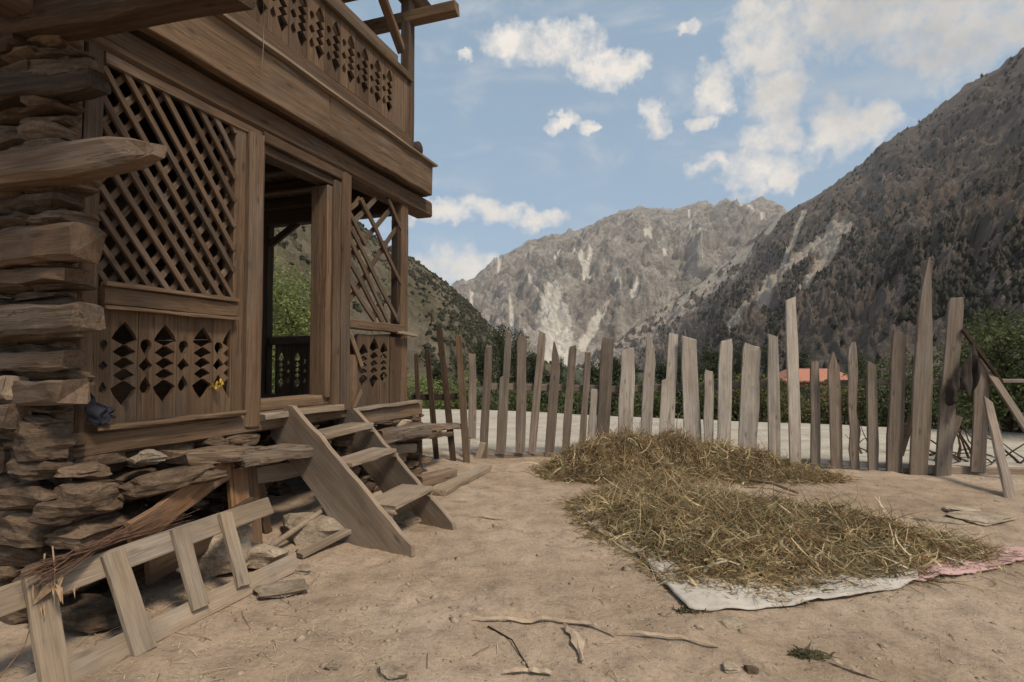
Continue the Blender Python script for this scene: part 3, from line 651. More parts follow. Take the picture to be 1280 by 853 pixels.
def carved(name, x0, x1, z0, z1, holes, thick, M, mat, parent, rng=random.Random(2), ragged=0.0):
    """board in the plane of frame M (X = up the grain, Y = across, Z = through)"""
    bm = bmesh.new(); edges = []
    outer = [(z0, x0), (z0, x1), (z1 + rng.uniform(-ragged, ragged), x1), (z1 + rng.uniform(-ragged, ragged), (x0+x1)/2), (z1 + rng.uniform(-ragged, ragged), x0)]
    for loop in [outer] + [[(z, x) for x, z in h] for h in holes]:
        v = [bm.verts.new((p[0] - z0 + (rng.uniform(-.002, .002)), p[1], 0)) for p in loop]
        edges += [bm.edges.new((v[i], v[(i+1) % len(v)])) for i in range(len(v))]
    bmesh.ops.triangle_fill(bm, use_beauty=True, use_dissolve=False, edges=edges)
    ext = bmesh.ops.extrude_face_region(bm, geom=bm.faces[:])
    for v in [e for e in ext['geom'] if isinstance(e, bmesh.types.BMVert)]: v.co.z += thick
    return link(name, bm_mesh(name, bm), mat, parent, M @ Matrix.Translation((z0, 0, 0)))
def plane_M(o, across): # X up, Y = across
    X, Y = Vector((0, 0, 1)), Vector(across); Z = X.cross(Y)
    M = Matrix((X, Y, Z)).transposed().to_4x4(); M.translation = Vector(o); return M
FM = plane_M((0, 0.012, 0), (1, 0, 0))
mains = [fac(155, 455, .012)[0], fac(206, 455, .012)[0], fac(253, 455, .012)[0], fac(295, 455, .012)[0] - .005]
smalls = [fac(123, 460, .012)[0], fac(182, 460, .012)[0], fac(229, 460, .012)[0], fac(273, 460, .012)[0]]
bounds = [-1.135, mains[0] + .079, mains[1] + .079, mains[2] + .079, -0.243]
for i in range(4):
    hs = []
    for c in smalls + mains:
        if bounds[i] + 0.03 < c < bounds[i+1] - 0.005:
            if c in mains and c + 0.074 < bounds[i+1]: hs += motif_main(c, 1.0, 1.47, 0.073)
            elif c in smalls: hs += motif_small(c, 1.03, 1.43, 0.034)
    if i == 0: hs += motif_small(bounds[0] + .036, 1.03, 1.43, .021)
    if i == 3:                                              # the last column is cut in half by the frame
        full = motif_main(bounds[4] - .012, 1.0, 1.47, .066)[0]; hs.append([p for p in full if p[0] <= bounds[4] - .012 + 1e-6])
    carved('carved_board', bounds[i] + .002, bounds[i+1] - .002, 0.915, 1.53, hs, 0.028, FM, W_BROWN, house)
hb('backing_board', (-1.13, 0.14, 0.88), (-1.0, 0.16, 1.52), mat=plain('slate_paint', (0.05, 0.055, 0.065), (0.085, 0.09, 0.10), 6), grain='z')
# damaged panel right of the door
carved('carved_board', 1.20, 1.735, 0.83, 1.515, motif_main(1.295, 1.0, 1.42, .072) + motif_main(1.47, .97, 1.48, .078) + motif_main(1.64, 1.02, 1.44, .068), 0.028, FM, W_BROWN, house, ragged=.02)
hb('panel_board', (1.03, 0.0, 0.83), (1.185, 0.03, 1.30), grain='z', mat=W_FASC, rough_end=.02)
hb('panel_board', (1.745, 0.0, 0.83), (1.95, 0.035, 1.50), grain='z', mat=W_BROWN)
bar('panel_board', (1.06, -0.004, 1.50), (1.235, -0.012, 1.20), 0.018, 0.05, W_FASC, (1, 0, .5), rough_end=.02)
bar('panel_board', (1.22, -0.02, 0.99), (1.10, -0.02, 0.835), 0.02, 0.035, W_FASC, (1, 0, -.8), rough_end=.02)
# far end of the veranda
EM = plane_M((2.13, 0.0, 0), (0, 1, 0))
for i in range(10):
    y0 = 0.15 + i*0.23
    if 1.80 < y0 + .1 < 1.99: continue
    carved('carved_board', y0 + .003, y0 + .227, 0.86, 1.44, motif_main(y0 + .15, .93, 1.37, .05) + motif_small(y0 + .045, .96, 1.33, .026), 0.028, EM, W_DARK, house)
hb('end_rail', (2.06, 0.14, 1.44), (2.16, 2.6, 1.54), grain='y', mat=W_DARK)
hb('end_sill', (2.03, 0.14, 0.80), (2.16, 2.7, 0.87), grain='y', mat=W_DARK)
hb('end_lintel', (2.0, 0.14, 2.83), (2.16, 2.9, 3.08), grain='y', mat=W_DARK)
bar('bracket', (2.08, 1.83, 2.62), (2.08, 1.45, 2.84), 0.07, 0.06, W_DARK, (1, 0, 0))
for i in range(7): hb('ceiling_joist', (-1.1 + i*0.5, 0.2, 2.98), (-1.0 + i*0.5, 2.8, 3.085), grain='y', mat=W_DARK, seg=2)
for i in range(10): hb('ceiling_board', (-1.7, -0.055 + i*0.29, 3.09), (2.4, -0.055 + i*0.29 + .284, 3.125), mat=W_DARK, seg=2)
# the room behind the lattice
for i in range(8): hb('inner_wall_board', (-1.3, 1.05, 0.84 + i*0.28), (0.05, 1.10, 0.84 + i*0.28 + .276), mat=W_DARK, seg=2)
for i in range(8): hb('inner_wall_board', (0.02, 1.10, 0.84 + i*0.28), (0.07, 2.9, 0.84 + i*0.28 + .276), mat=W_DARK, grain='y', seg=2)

# balcony
for i in range(3): hb('dark_backing_board', (-1.9, 0.03, 3.46 + i*.275), (1.90, 0.05, 3.46 + i*.275 + .27), mat=W_DARK, seg=2)  # dark boards added behind the cut-outs to keep the sky out of them
for i in range(8): hb('light_block_board', (-0.12, 0.13, 0.85 + i*0.28), (-0.07, 1.05, 0.85 + i*0.28 + .276), mat=W_DARK, grain='y', seg=2)  # side wall added to block daylight showing through the lattice
hb('fascia_board', (-1.95, -0.125, 3.085), (0.585, -0.058, 3.425), mat=W_FASC, seg=9, wob=.006, jit=.004, rough_end=.01)
hb('fascia_board', (0.592, -0.128, 3.09), (2.385, -0.058, 3.425), mat=W_FASC, seg=7, wob=.006, jit=.004, rough_end=.01)
hb('drip_edge', (-1.95, -0.17, 3.427), (2.43, -0.05, 3.450), mat=W_PALE, seg=9, wob=.003)
hb('fascia_board', (2.318, -0.05, 3.10), (2.38, 2.8, 3.42), mat=W_FASC, grain='y', seg=4)
hb('balustrade_base', (-1.9, -0.105, 3.452), (1.93, -0.05, 3.60), mat=W_BROWN, seg=7, wob=.005)
UM = plane_M((0, -0.095, 0), (1, 0, 0))
zz3 = lambda x, y: (200 + x/3.16, y/3.16)
tA = fac(*zz3(400, 65), -.095)[0]; tB = fac(*zz3(906, 445), -.095)[0]; per = (tB - tA)/8
for i in range(-4, 9):
    c = tA + i*per; x1 = min(c + per*0.30, 1.93) if i < 8 else 1.925
    carved('carved_board', c - per*0.70 + .002, x1 - .002, 3.602, 4.16, motif_main(c, 3.655, 4.11, per*0.27) + motif_small(c - per*0.46, 3.68, 4.07, per*0.14), 0.026, UM, W_BROWN, house)
hb('balustrade_rail', (-1.9, -0.135, 4.16), (1.93, -0.05, 4.235), mat=W_FASC, seg=6)
hb('balustrade_rail', (-1.9, -0.03, 4.28), (1.80, 0.04, 4.40), mat=W_FASC, seg=6)
hb('post', (1.90, -0.105, 3.452), (2.015, 0.01, 5.6), grain='z')
hb('post', (-1.2, -0.105, 3.452), (-1.085, 0.01, 5.6), grain='z')
hb('roof_beam', (1.90, -0.62, 4.80), (2.02, 2.8, 4.93), grain='y', mat=W_FASC, rough_end=.01)
bar('brace', (1.93, 0.0, 4.50), (1.25, 0.05, 5.25), 0.05, 0.09, W_RED, (0, 1, 0))
hb('roof_beam', (-1.9, -0.15, 5.05), (2.3, 0.05, 5.22), mat=W_BROWN)
tube('log_end', [house_p for house_p in [(2.12, -0.11, 3.53), (2.12, 0.3, 3.53), (2.12, 1.2, 3.53)]], 0.075, 0.075, W_DARK, house, n=10)
for i in range(8): hb('upper_wall_board', (-1.9, 1.3, 3.13 + i*0.3), (1.6, 1.35, 3.13 + i*0.3 + .295), mat=W_DARK, seg=2)
for i in range(12): hb('roof_board', (-2.4, -0.55 + i*0.3, 5.62), (2.5, -0.55 + i*0.3 + .295, 5.66), mat=W_DARK, seg=2)
tube('string', [(-0.22, -0.19, 3.78), (-0.21, -0.185, 3.45), (-0.225, -0.19, 3.2)], 0.0028, 0.0022, plain('twine', (.4, .34, .26), (.5, .43, .33)), house, n=4)

# ------------------------------------------------------------------ timber-laced stone wall at the corner
TW = -1.36
wall = empty('stone_wall', HM @ Vector((TW, -0.2, 0)), HROT, label='rough stone wall laced with projecting timbers at the corner of the house', cat='wall')
WOFF = Matrix.Translation((-TW, 0.2, 0))
def pw(px, py, t=TW):
    r = ray(px, py); d = Vector((math.cos(HROT), math.sin(HROT), 0)); C0 = Vector((0, 0, CAM_H))
    k = (H0 + d*t - C0).dot(d) / r.dot(d); p = HI @ (C0 + r*k); return p.y, p.z
def wadd(o):
    o.parent = wall; o.matrix_basis = WOFF @ o.matrix_basis; return o
rg = random.Random(12)
z = -0.05
while z < 3.75:
    h = rg.choice([.03, .04, .05, .065, .08, .11]) if z > 0.75 else rg.choice([.09, .12, .16, .19])
    yy = -0.085 + rg.uniform(-.05, .05) - (0.04 if z < .75 else 0)
    while yy < 1.3:
        w = rg.uniform(.16, .42) * (1.2 if z < .75 else 1)
        dep = rg.uniform(.13, .18); proud = rg.uniform(-.045, .035)
        wadd(stone((TW + dep/2 - .05 - proud, yy + w/2, z + h/2), (dep, w*1.04, h*1.06), S_BROWN, seed=rg.random(), rz=rg.uniform(-.07, .07), tilt=rg.uniform(-.05, .05)))
        yy += w * .97
    z += h * .95
wadd(boxbeam('wall_core', (TW + .02, -0.02, -0.05), (TW + .10, 2.8, 3.9), S_BROWN, None, 'y', seg=2))
def wlog(pa, pb, hgt, dep, t, mat=W_LOG, name='wall_timber', taper=1.0, **kw):
    (ya, za), (yb, zb) = pw(*pa, t), pw(*pb, t)
    k = dict(seg=7, jit=.008, wob=.008, bev=.16, rough_end=.02, taper=taper); k.update(kw)
    return wadd(beam(name, (t, ya, za), (t, yb, zb), dep, hgt, mat, None, up=(0, 0, 1), **k))
wlog((-30, 42), (303, -20), .15, .17, TW - .06, W_DARK)                 # long roof bearer above
for i in range(4): wadd(boxbeam('shade_eave_board', (TW - 1.05 + i*.27, -1.15, 3.62), (TW - 1.05 + i*.27 + .262, 1.4, 3.66), W_DARK, None, 'y', seg=2))  # overhang deck out of view, added to shade the corner wall
wlog((-30, 125), (124, 103), .125, .16, TW - .03, W_DARK, taper=.7)
wlog((-30, 70), (35, 45), .12, .12, TW - .05, W_DARK)
wlog((-30, 222), (196, 187), .15, .15, TW - .07, W_BROWN, profz=True, slant=.4, prof=[(0, 0, 1), (.2, 0, 1.03), (.4, .004, .97), (.6, -.004, 1.0), (.8, 0, .9), (.92, 0, .74), (1, 0, .42)])
wlog((-30, 318), (110, 304), .165, .15, TW - .055, W_BROWN)
wlog((-30, 408), (110, 396), .155, .16, TW - .07, W_LOG, taper=.85)
wlog((-30, 352), (100, 345), .07, .14, TW - .03, W_BROWN)
wlog((-30, 455), (93, 450), .085, .12, TW - .03, W_BROWN)
wlog((-30, 495), (93, 490), .115, .14, TW - .04, W_BROWN)
wlog((-30, 488), (20, 484), .105, .1, TW - .09, W_STAIR); wlog((-30, 524), (22, 520), .13, .1, TW - .09, W_BROWN)
y0, z0 = pw(58, 549); wadd(stone((TW - .04, y0, z0), (.16, .30, .175), S_BROWN, seed=5, fine=True))
for (px, py, w, h, sd) in [(45, 585, .30, .09, 1), (40, 620, .36, .14, 2), (40, 655, .34, .15, 3), (30, 690, .36, .11, 4), (85, 640, .18, .10, 6), (15, 712, .2, .1, 8), (70, 715, .34, .12, 9), (30, 760, .36, .16, 10), (90, 770, .3, .14, 11)]:
    y0, z0 = pw(px, py, TW - .05); wadd(stone((TW - .04, y0, max(z0, .03)), (.2, w, h), S_BROWN, seed=sd, fine=True))

# ------------------------------------------------------------------ stone footing under the veranda
found = empty('stone_footing', HM @ Vector((-0.5, -0.1, 0)), HROT, label='dry stone footing with weathered ledge slabs under the veranda', cat='footing')
FOFF = Matrix.Translation((0.5, 0.1, 0))
def fadd(o):
    o.parent = found; o.matrix_basis = FOFF @ o.matrix_basis; return o
rg = random.Random(21)
for (ta, tb, yb, ztop) in [(-1.25, -0.12, 0.10, 0.75), (1.05, 2.3, 0.08, 0.65), (-0.12, 1.05, 0.75, 0.80), ]:
    z = 0.0
    while z < ztop - .02:
        h = min(rg.choice([.07, .1, .13]), ztop - z + .02); t = ta
        while t < tb:
            w = rg.uniform(.14, .34); fadd(stone((t + w/2, yb + rg.uniform(-.05, .04), z + h/2), (w*1.05, .26, h*1.07), S_BROWN, seed=rg.random(), rz=rg.uniform(-.1, .1), tilt=rg.uniform(-.06, .06))); t += w*.96
        z += h*.95
z = 0.0
while z < .78:
    h = rg.choice([.08, .11, .14]); y = .2
    while y < 2.6:
        w = rg.uniform(.18, .36); fadd(stone((2.12 + rg.uniform(-.03, .03), y + w/2, z + h/2), (.24, w*1.05, h*1.07), S_BROWN, seed=rg.random())); y += w*.96
    z += h*.95
def fst(px, py, y, size, sd, mat=S_BROWN, rz=0.0, tilt=0.0):
    t, z = fac(px, py, y); return fadd(stone((t, y, max(z, size[2]*.35)), size, mat, seed=sd, fine=True, rz=rz, tilt=tilt))
fst(112, 622, -.22, (.26, .24, .155), 31); fst(104, 590, -.16, (.22, .2, .07), 32); fst(112, 660, -.2, (.3, .22, .12), 33); fst(160, 650, -.12, (.3, .2, .14), 34)
fst(183, 573, -.12, (.17, .14, .08), 35, S_PALE, .2, .1); fst(234, 571, -.1, (.13, .12, .055), 36, S_PALE); fst(296, 551, -.06, (.15, .1, .035), 37)
fst(210, 597, -.24, (.58, .28, .095), 38, S_BROWN, .03); fst(255, 596, -.3, (.2, .16, .08), 39)
fst(120, 700, -.16, (.4, .2, .18), 40); fst(190, 700, -.12, (.36, .2, .2), 44); fst(500, 530, -.02, (.2, .16, .07), 45, S_PALE); fst(515, 524, .02, (.14, .16, .10), 46)
fst(375, 535, .1, (.3, .2, .05), 47); fst(425, 548, -.1, (.2, .2, .12), 48, S_BROWN)
def flog(pa, pb, y0, y1, w, h, mat, name='ledge_timber', **kw):
    (ta, za), (tb, zb) = fac(*pa, y0), fac(*pb, y1)
    k = dict(seg=7, jit=.006, wob=.007, bev=.14, rough_end=.02); k.update(kw)
    return fadd(beam(name, (ta, y0, za), (tb, y1, zb), w, h, mat, None, **k))
flog((215, 572), (388, 562), -.16, -.2, .26, .075, W_LOG, jit=.012)
flog((300, 580), (372, 570), -.28, -.3, .10, .05, W_LOG, taper=.6)
flog((306, 596), (500, 566), -.05, -.05, .05, .115, W_STAIR)
flog((470, 548), (532, 536), -.16, -.16, .16, .13, W_LOG, jit=.01); flog((505, 535), (572, 533), -.05, -.08, .12, .07, W_LOG, jit=.01); flog((525, 546), (562, 542), -.12, -.12, .08, .05, W_LOG)
flog((455, 563), (515, 560), -.04, -.04, .1, .10, W_STAIR); flog((518, 540), (520, 584), .02, .02, .12, .10, W_DARK)
flog((316, 600), (332, 690), .0, .0, .14, .06, W_BROWN)

# ------------------------------------------------------------------ steps up to the door
def hw(t, y, z): return HM @ Vector((t, y, z))
stairs = empty('wooden_steps', hw(0.4, -0.8, 0), 0.0, label='short wooden step ladder with two plank sides leading up to the veranda door', cat='steps')
def sadd(o): o.matrix_basis = Matrix.Translation(-stairs.location) @ o.matrix_basis; o.parent = stairs; return o
def stringer(tA, yA, zA, tB, yB, zB, width):
    """plank side standing on edge; outline in its own vertical plane"""
    a, b = hw(tA, yA, 0), hw(tB, yB, 0); run = (b - a).length; drop = zA - zB
    L = math.hypot(run, drop); ex = Vector((run/L, -drop/L)); en = Vector((-drop/L, -run/L))      # along, and down-perpendicular
    o2 = Vector((0, zA)); P = lambda s, n: o2 + ex*s*L + en*n*width
    rgx = random.Random(int(tA*100)); top = [P(s, rgx.uniform(-.03, .035)) for s in np.linspace(0.03, 0.97, 13)]
    tip = [P(1.0, .12), P(1.0, .42)]; flat = P(.985, .5)
    # bottom is cut level with the ground, the upper end square against the sill
    n0 = P(0, 1.0); 
    kk = (P(.70, 1.0).y - 0.0)
    s_low = 1.0 - 0.30; low = P(s_low, 1.0)
    poly = top + tip + [Vector((tip[1].x - .02, gz((b).x, b.y) - .03)), Vector((low.x, min(low.y, gz(b.x, b.y) - .03)))] + [P(.4, 1.0), P(.0, .98), P(-.035, .55), P(0, .12)]
    X = (b - a).normalized(); Yv = Vector((0, 0, 1)); Zv = X.cross(Yv)
    # grain runs down the slope: rotate the frame so local x follows it
    G = X*ex.x + Yv*ex.y; N = Zv; W = N.cross(G)
    M = Matrix((G, W, N)).transposed().to_4x4(); M.translation = a
    bm = bmesh.new(); vv = []
    for p in poly:
        wp = X*p.x + Yv*p.y; vv.append(bm.verts.new((wp.dot(G), wp.dot(W), -0.02 + rgx.uniform(-.001, .001))))
    ed = [bm.edges.new((vv[i], vv[(i+1) % len(vv)])) for i in range(len(vv))]
    bmesh.ops.triangle_fill(bm, use_beauty=True, edges=ed)
    ex_ = bmesh.ops.extrude_face_region(bm, geom=bm.faces[:])
    for v in [e for e in ex_['geom'] if isinstance(e, bmesh.types.BMVert)]: v.co.z += 0.04
    return sadd(link('stringer', bm_mesh('stringer', bm), W_STAIR, None, M))
SL = (0.235, -0.08, 0.955, 0.05, -1.24, 0.03); SR = (0.99, -0.08, 0.87, 0.645, -1.25, 0.03)
stringer(*SL, 0.345); stringer(*SR, 0.32)
def lerp3(S, s): return (S[0] + (S[3]-S[0])*s, S[1] + (S[4]-S[1])*s)
for s, z, dep, thick in ((0.20, 0.715, .22, .045), (0.43, 0.535, .22, .03), (0.74, 0.285, .27, .028)):
    (ta, ya), (tb, yb) = lerp3(SL, s), lerp3(SR, s)
    A, B = hw(ta + .02, ya + .03, z - .012), hw(tb - .05, yb + .05, z)
    sadd(beam('tread', A, B, dep, thick, W_PALE if s < .3 else W_STAIR, None, seg=4, jit=.003, wob=.003, rough_end=.004))
    sadd(beam('tread_cleat', B + Vector((0.0, 0.0, -.035)) + (hw(0, -.12, 0) - hw(0, 0, 0)), B + Vector((0, 0, -.035)) + (hw(0, .1, 0) - hw(0, 0, 0)), .03, .03, W_STAIR, None, seg=1))

# stones and sticks about the steps
def ground_stone(px, py, size, sd, mat=S_PALE, label=None, z=None, rz=0.0, name='flat_stone', tilt=0.0, group=None, cat='stone'):
    g = gnd(px, py); zz = gz(g.x, g.y)
    return stone((g.x, g.y, zz + size[2]*.22 if z is None else z), size, mat, None, seed=sd, fine=True, rz=rz, tilt=tilt, name=name, label=label, cat=cat, group=group)
ground_stone(510, 652, (.30, .22, .11), 61, S_PALE, 'flat grey stone lying under the lowest tread of the steps', rz=.9)
ground_stone(400, 672, (.46, .34, .22), 62, S_PALE, 'large pale boulder on the ground behind the steps, under the stick', rz=.4, name='boulder')
ground_stone(445, 668, (.26, .2, .10), 63, S_PALE, 'small pale boulder half hidden behind the left side plank of the steps', name='boulder')
ground_stone(375, 715, (.13, .08, .04), 64, S_PALE, 'small grey stone by the end of the lower rail of the leaning rack')
ground_stone(352, 742, (.24, .16, .05), 65, S_PALE, 'flat pale stone set in the ground below the leaning rack', rz=.5)
st = hw(-.62, -.32, .13); stone(st, (.26, .18, .24), S_PALE, None, seed=66, fine=True, name='boulder', label='pale blue grey boulder behind the leaning wooden rack', cat='stone')
st = hw(-.42, -.42, .06); stone(st, (.3, .2, .14), S_PALE, None, seed=67, fine=True, name='boulder', label='low pale boulder under the lower rail of the leaning rack', cat='stone')
def gp(px, py, z=0.0): return gnd(px, py, z)
tube('pole', [gp(338, 684, .05), gp(372, 660, .12), gp(418, 628, .22)], .022, .018, W_STAIR, None, n=8, label='slim round stick leaning from the ground towards the space under the steps', cat='stick')
beam('plank', gp(352, 715, .02) + Vector((0, .28, 0)), gp(438, 668, .10) + Vector((0, .2, 0)), .07, .03, W_STAIR, None, label='thin plank on the ground behind the left side of the steps', cat='plank')
beam('plank', hw(-.42, -.30, .02), hw(-.33, -.12, .64), .15, .03, W_RED, None, up=(.9, -.3, .3), rough_end=.01, label='orange brown board leaning on the footing behind the rack', cat='plank')
beam('plank', hw(-.25, -.22, .02), hw(-.18, -.08, .62), .12, .03, W_BROWN, None, up=(.9, -.3, .3), rough_end=.01, label='dark brown board leaning on the footing next to the orange brown board', cat='plank')
beam('plank', hw(-1.25, -.42, .42), hw(-.42, -.16, .58), .03, .14, W_RED, None, seg=5, wob=.008, rough_end=.02, label='long reddish plank lying along the footing above the leaning rack', cat='plank')
beam('plank', hw(-1.1, -.34, .2), hw(-.3, -.24, .3), .03, .16, W_BROWN, None, seg=5, wob=.008, label='dark plank on edge behind the leaning rack', cat='plank')
beam('timber_block', gp(523, 603, .05), gp(566, 592, .06), .12, .12, W_LOG, None, rough_end=.01, label='squared timber block lying between the steps and the gate', cat='timber')
beam('kerb_plank', gp(548, 616, .02), gp(607, 584, .04), .16, .05, W_PALE, None, seg=6, wob=.008, jit=.004, rough_end=.015, label='pale weathered plank laid on the ground from the steps to the fence', cat='plank')

# ------------------------------------------------------------------ leaning wooden rack
fr = empty('wooden_rack', hw(-.9, -.5, 0), HROT, label='pale ladder like wooden rack leaning against the stone footing', cat='rack')
FRI = (Matrix.Translation(hw(-.9, -.5, 0)) @ Matrix.Rotation(HROT, 4, 'Z')).inverted()
def frb(name, a, b, w, h, up, **kw):
    return beam(name, FRI @ a, FRI @ b, w, h, W_PALE, fr, up=FRI.to_3x3() @ up, seg=4, jit=.002, wob=.002, rough_end=.004, **kw)
def on_lean(px, py):
    """on the leaning plane: foot .52 m out from the facade at the ground, .22 m out at .6 m height"""
    r = ray(px, py); inn = Vector((-math.sin(HROT), math.cos(HROT), 0)); n = (inn * .6 - Vector((0, 0, 1)) * .30).normalized()
    p0 = hw(0, -.70, 0); C0 = Vector((0, 0, CAM_H)); return C0 + r * ((p0 - C0).dot(n) / r.dot(n))
lean_n = (Vector((-math.sin(HROT), math.cos(HROT), 0)) * .6 - Vector((0, 0, 1)) * .30).normalized()
def rail(a, b, h):  # board lying flat in the leaning plane
    A, B = on_lean(*a), on_lean(*b); frb('rail', A, B, .028, h, (B-A).normalized().cross(lean_n))
rail((-60, 774), (337, 632), .105); rail((-20, 892), (370, 702), .105)
for a, b, w in (((42, 722), (68, 872), .10), ((136, 694), (176, 818), .10), ((219, 664), (246, 762), .085), ((277, 644), (300, 735), .078)):
    A, B = on_lean(*a) - lean_n*.027, on_lean(*b) - lean_n*.027
    frb('crosspiece', A, B, .026, w, (B-A).normalized().cross(lean_n))

# red twig bundle above the frame
rg = random.Random(5); parts = []
base = hw(-1.5, -.55, .42)
for i in range(46):
    t = rg.uniform(.5, 1.1); (ta, za), (tm, zm), (te, ze) = fac(48, 716, -.62), fac(122, 684, -.52), fac(122 + 112*t, 684 - 46*t, -.42)
    a = hw(ta + rg.uniform(-.05, .05), -.62 + rg.gauss(0, .02), za + rg.gauss(0, .02))
    mid_ = hw(tm + rg.gauss(0, .02), -.52 + rg.gauss(0, .012), zm + rg.gauss(0, .010))
    e = hw(te + rg.gauss(0, .03), -.42 + rg.gauss(0, .035), ze + rg.gauss(0, .035)*t)
    parts.append(tube_data([a - base, (a+mid_)/2 - base + Vector((0, 0, rg.gauss(0, .008))), mid_ - base, (mid_+e)/2 - base + Vector((0, 0, rg.gauss(0, .01))), e - base], .0026, .0012, 3))
v, f = join_data(parts)
link('twig_bundle', mesh('twig_bundle', v, f), plain('red_twig', (.075, .040, .027), (.16, .088, .056), 20), None, Matrix.Translation(base), label='bundle of thin reddish brown twigs lying on top of the leaning rack', cat='twigs')

# dark rag and yellow ribbon
def cloth_patch(name, fn, nu, nv, thick, mat, **kw):
    V = [Vector(fn(i/(nu-1), j/(nv-1))) for i in range(nu) for j in range(nv)]; base = sum(V, Vector()) / len(V)
    me = mesh(name, [v - base for v in V], [tuple(q) for q in grid_faces(nu, nv).tolist()], True)
    o = link(name, me, mat, None, Matrix.Translation(base), **kw)
    s = o.modifiers.new('thickness', 'SOLIDIFY'); s.thickness = thick; s.offset = 0; return o
RAG = plain('navy_cloth', (.012, .013, .02), (.04, .042, .058), 15)
cloth_patch('rag', lambda u, v: hw(-1.225 + u*.13 + .012*math.sin(9*v), -.06 - .03*math.sin(3.1*u) - .014*math.sin(16*u + 5*v), 1.10 - v*.15*(1 - .75*u) - u*.13 - .02*math.sin(5*u)), 14, 12, .006, RAG, label='dark navy rag stuffed between the stone wall and the carved panel', cat='rag')
t_, z_ = fac(271, 482, -.02)
rg = random.Random(8); parts = []
for i in range(26):
    a = Vector((rg.gauss(0, .012), rg.gauss(0, .006), rg.gauss(0, .014))); d1 = Vector((rg.gauss(0, 1), rg.gauss(-.5, .6), rg.gauss(0, 1))).normalized()*.018; d2 = d1.cross(Vector((rg.gauss(0, 1), 1, rg.gauss(0, 1)))).normalized()*.012
    parts.append(([a, a+d1+d2*.5, a+d1*1.6, a+d1-d2*.8], [(0, 1, 2, 3)]))
v, f = join_data(parts)
link('ribbon_knot', mesh('ribbon_knot', v, f), plain('yellow_cloth', (.50, .33, .05), (.68, .48, .10), 30), None, Matrix.Translation(hw(t_, -.025, z_)), label='small yellow ribbon knot tied to the carved panel under the lattice', cat='ribbon')
# dry leaves caught on the frame
rg = random.Random(18); parts = []; bl = on_lean(46, 730) - lean_n*.06
for i in range(16):
    a = Vector((rg.gauss(0, .035), rg.gauss(0, .015), rg.gauss(-.03, .06))); d1 = Vector((rg.gauss(.6, .6), rg.gauss(-.2, .4), rg.gauss(-.2, .5))).normalized()*rg.uniform(.05, .09); d2 = d1.cross(Vector((0, 1, .3))).normalized()*.018
    parts.append(([a, a+d1*.4+d2, a+d1+Vector((0, -.012, -.01)), a+d1*.4-d2, a+d1*.5+Vector((0, -.01, .006))], [(0, 1, 4), (1, 2, 4), (2, 3, 4), (3, 0, 4)]))
parts.append(tube_data([Vector((0, -.01, .1)), Vector((.0, -.02, -.05)), Vector((-.06, -.02, -.25)), Vector((-.2, 0, -.42))], .004, .002, 4))
parts.append(tube_data([Vector((.03, -.01, .13)), Vector((.05, -.02, .04)), Vector((.05, -.02, -.3))], .003, .002, 4))
v, f = join_data(parts)
DRYL = plain('dry_leaf', (.26, .16, .09), (.46, .33, .21), 25)
link('dry_vine', mesh('dry_vine', v, f), DRYL, None, Matrix.Translation(bl), label='withered vine with curled dry leaves hanging on the leaning rack', cat='vine')

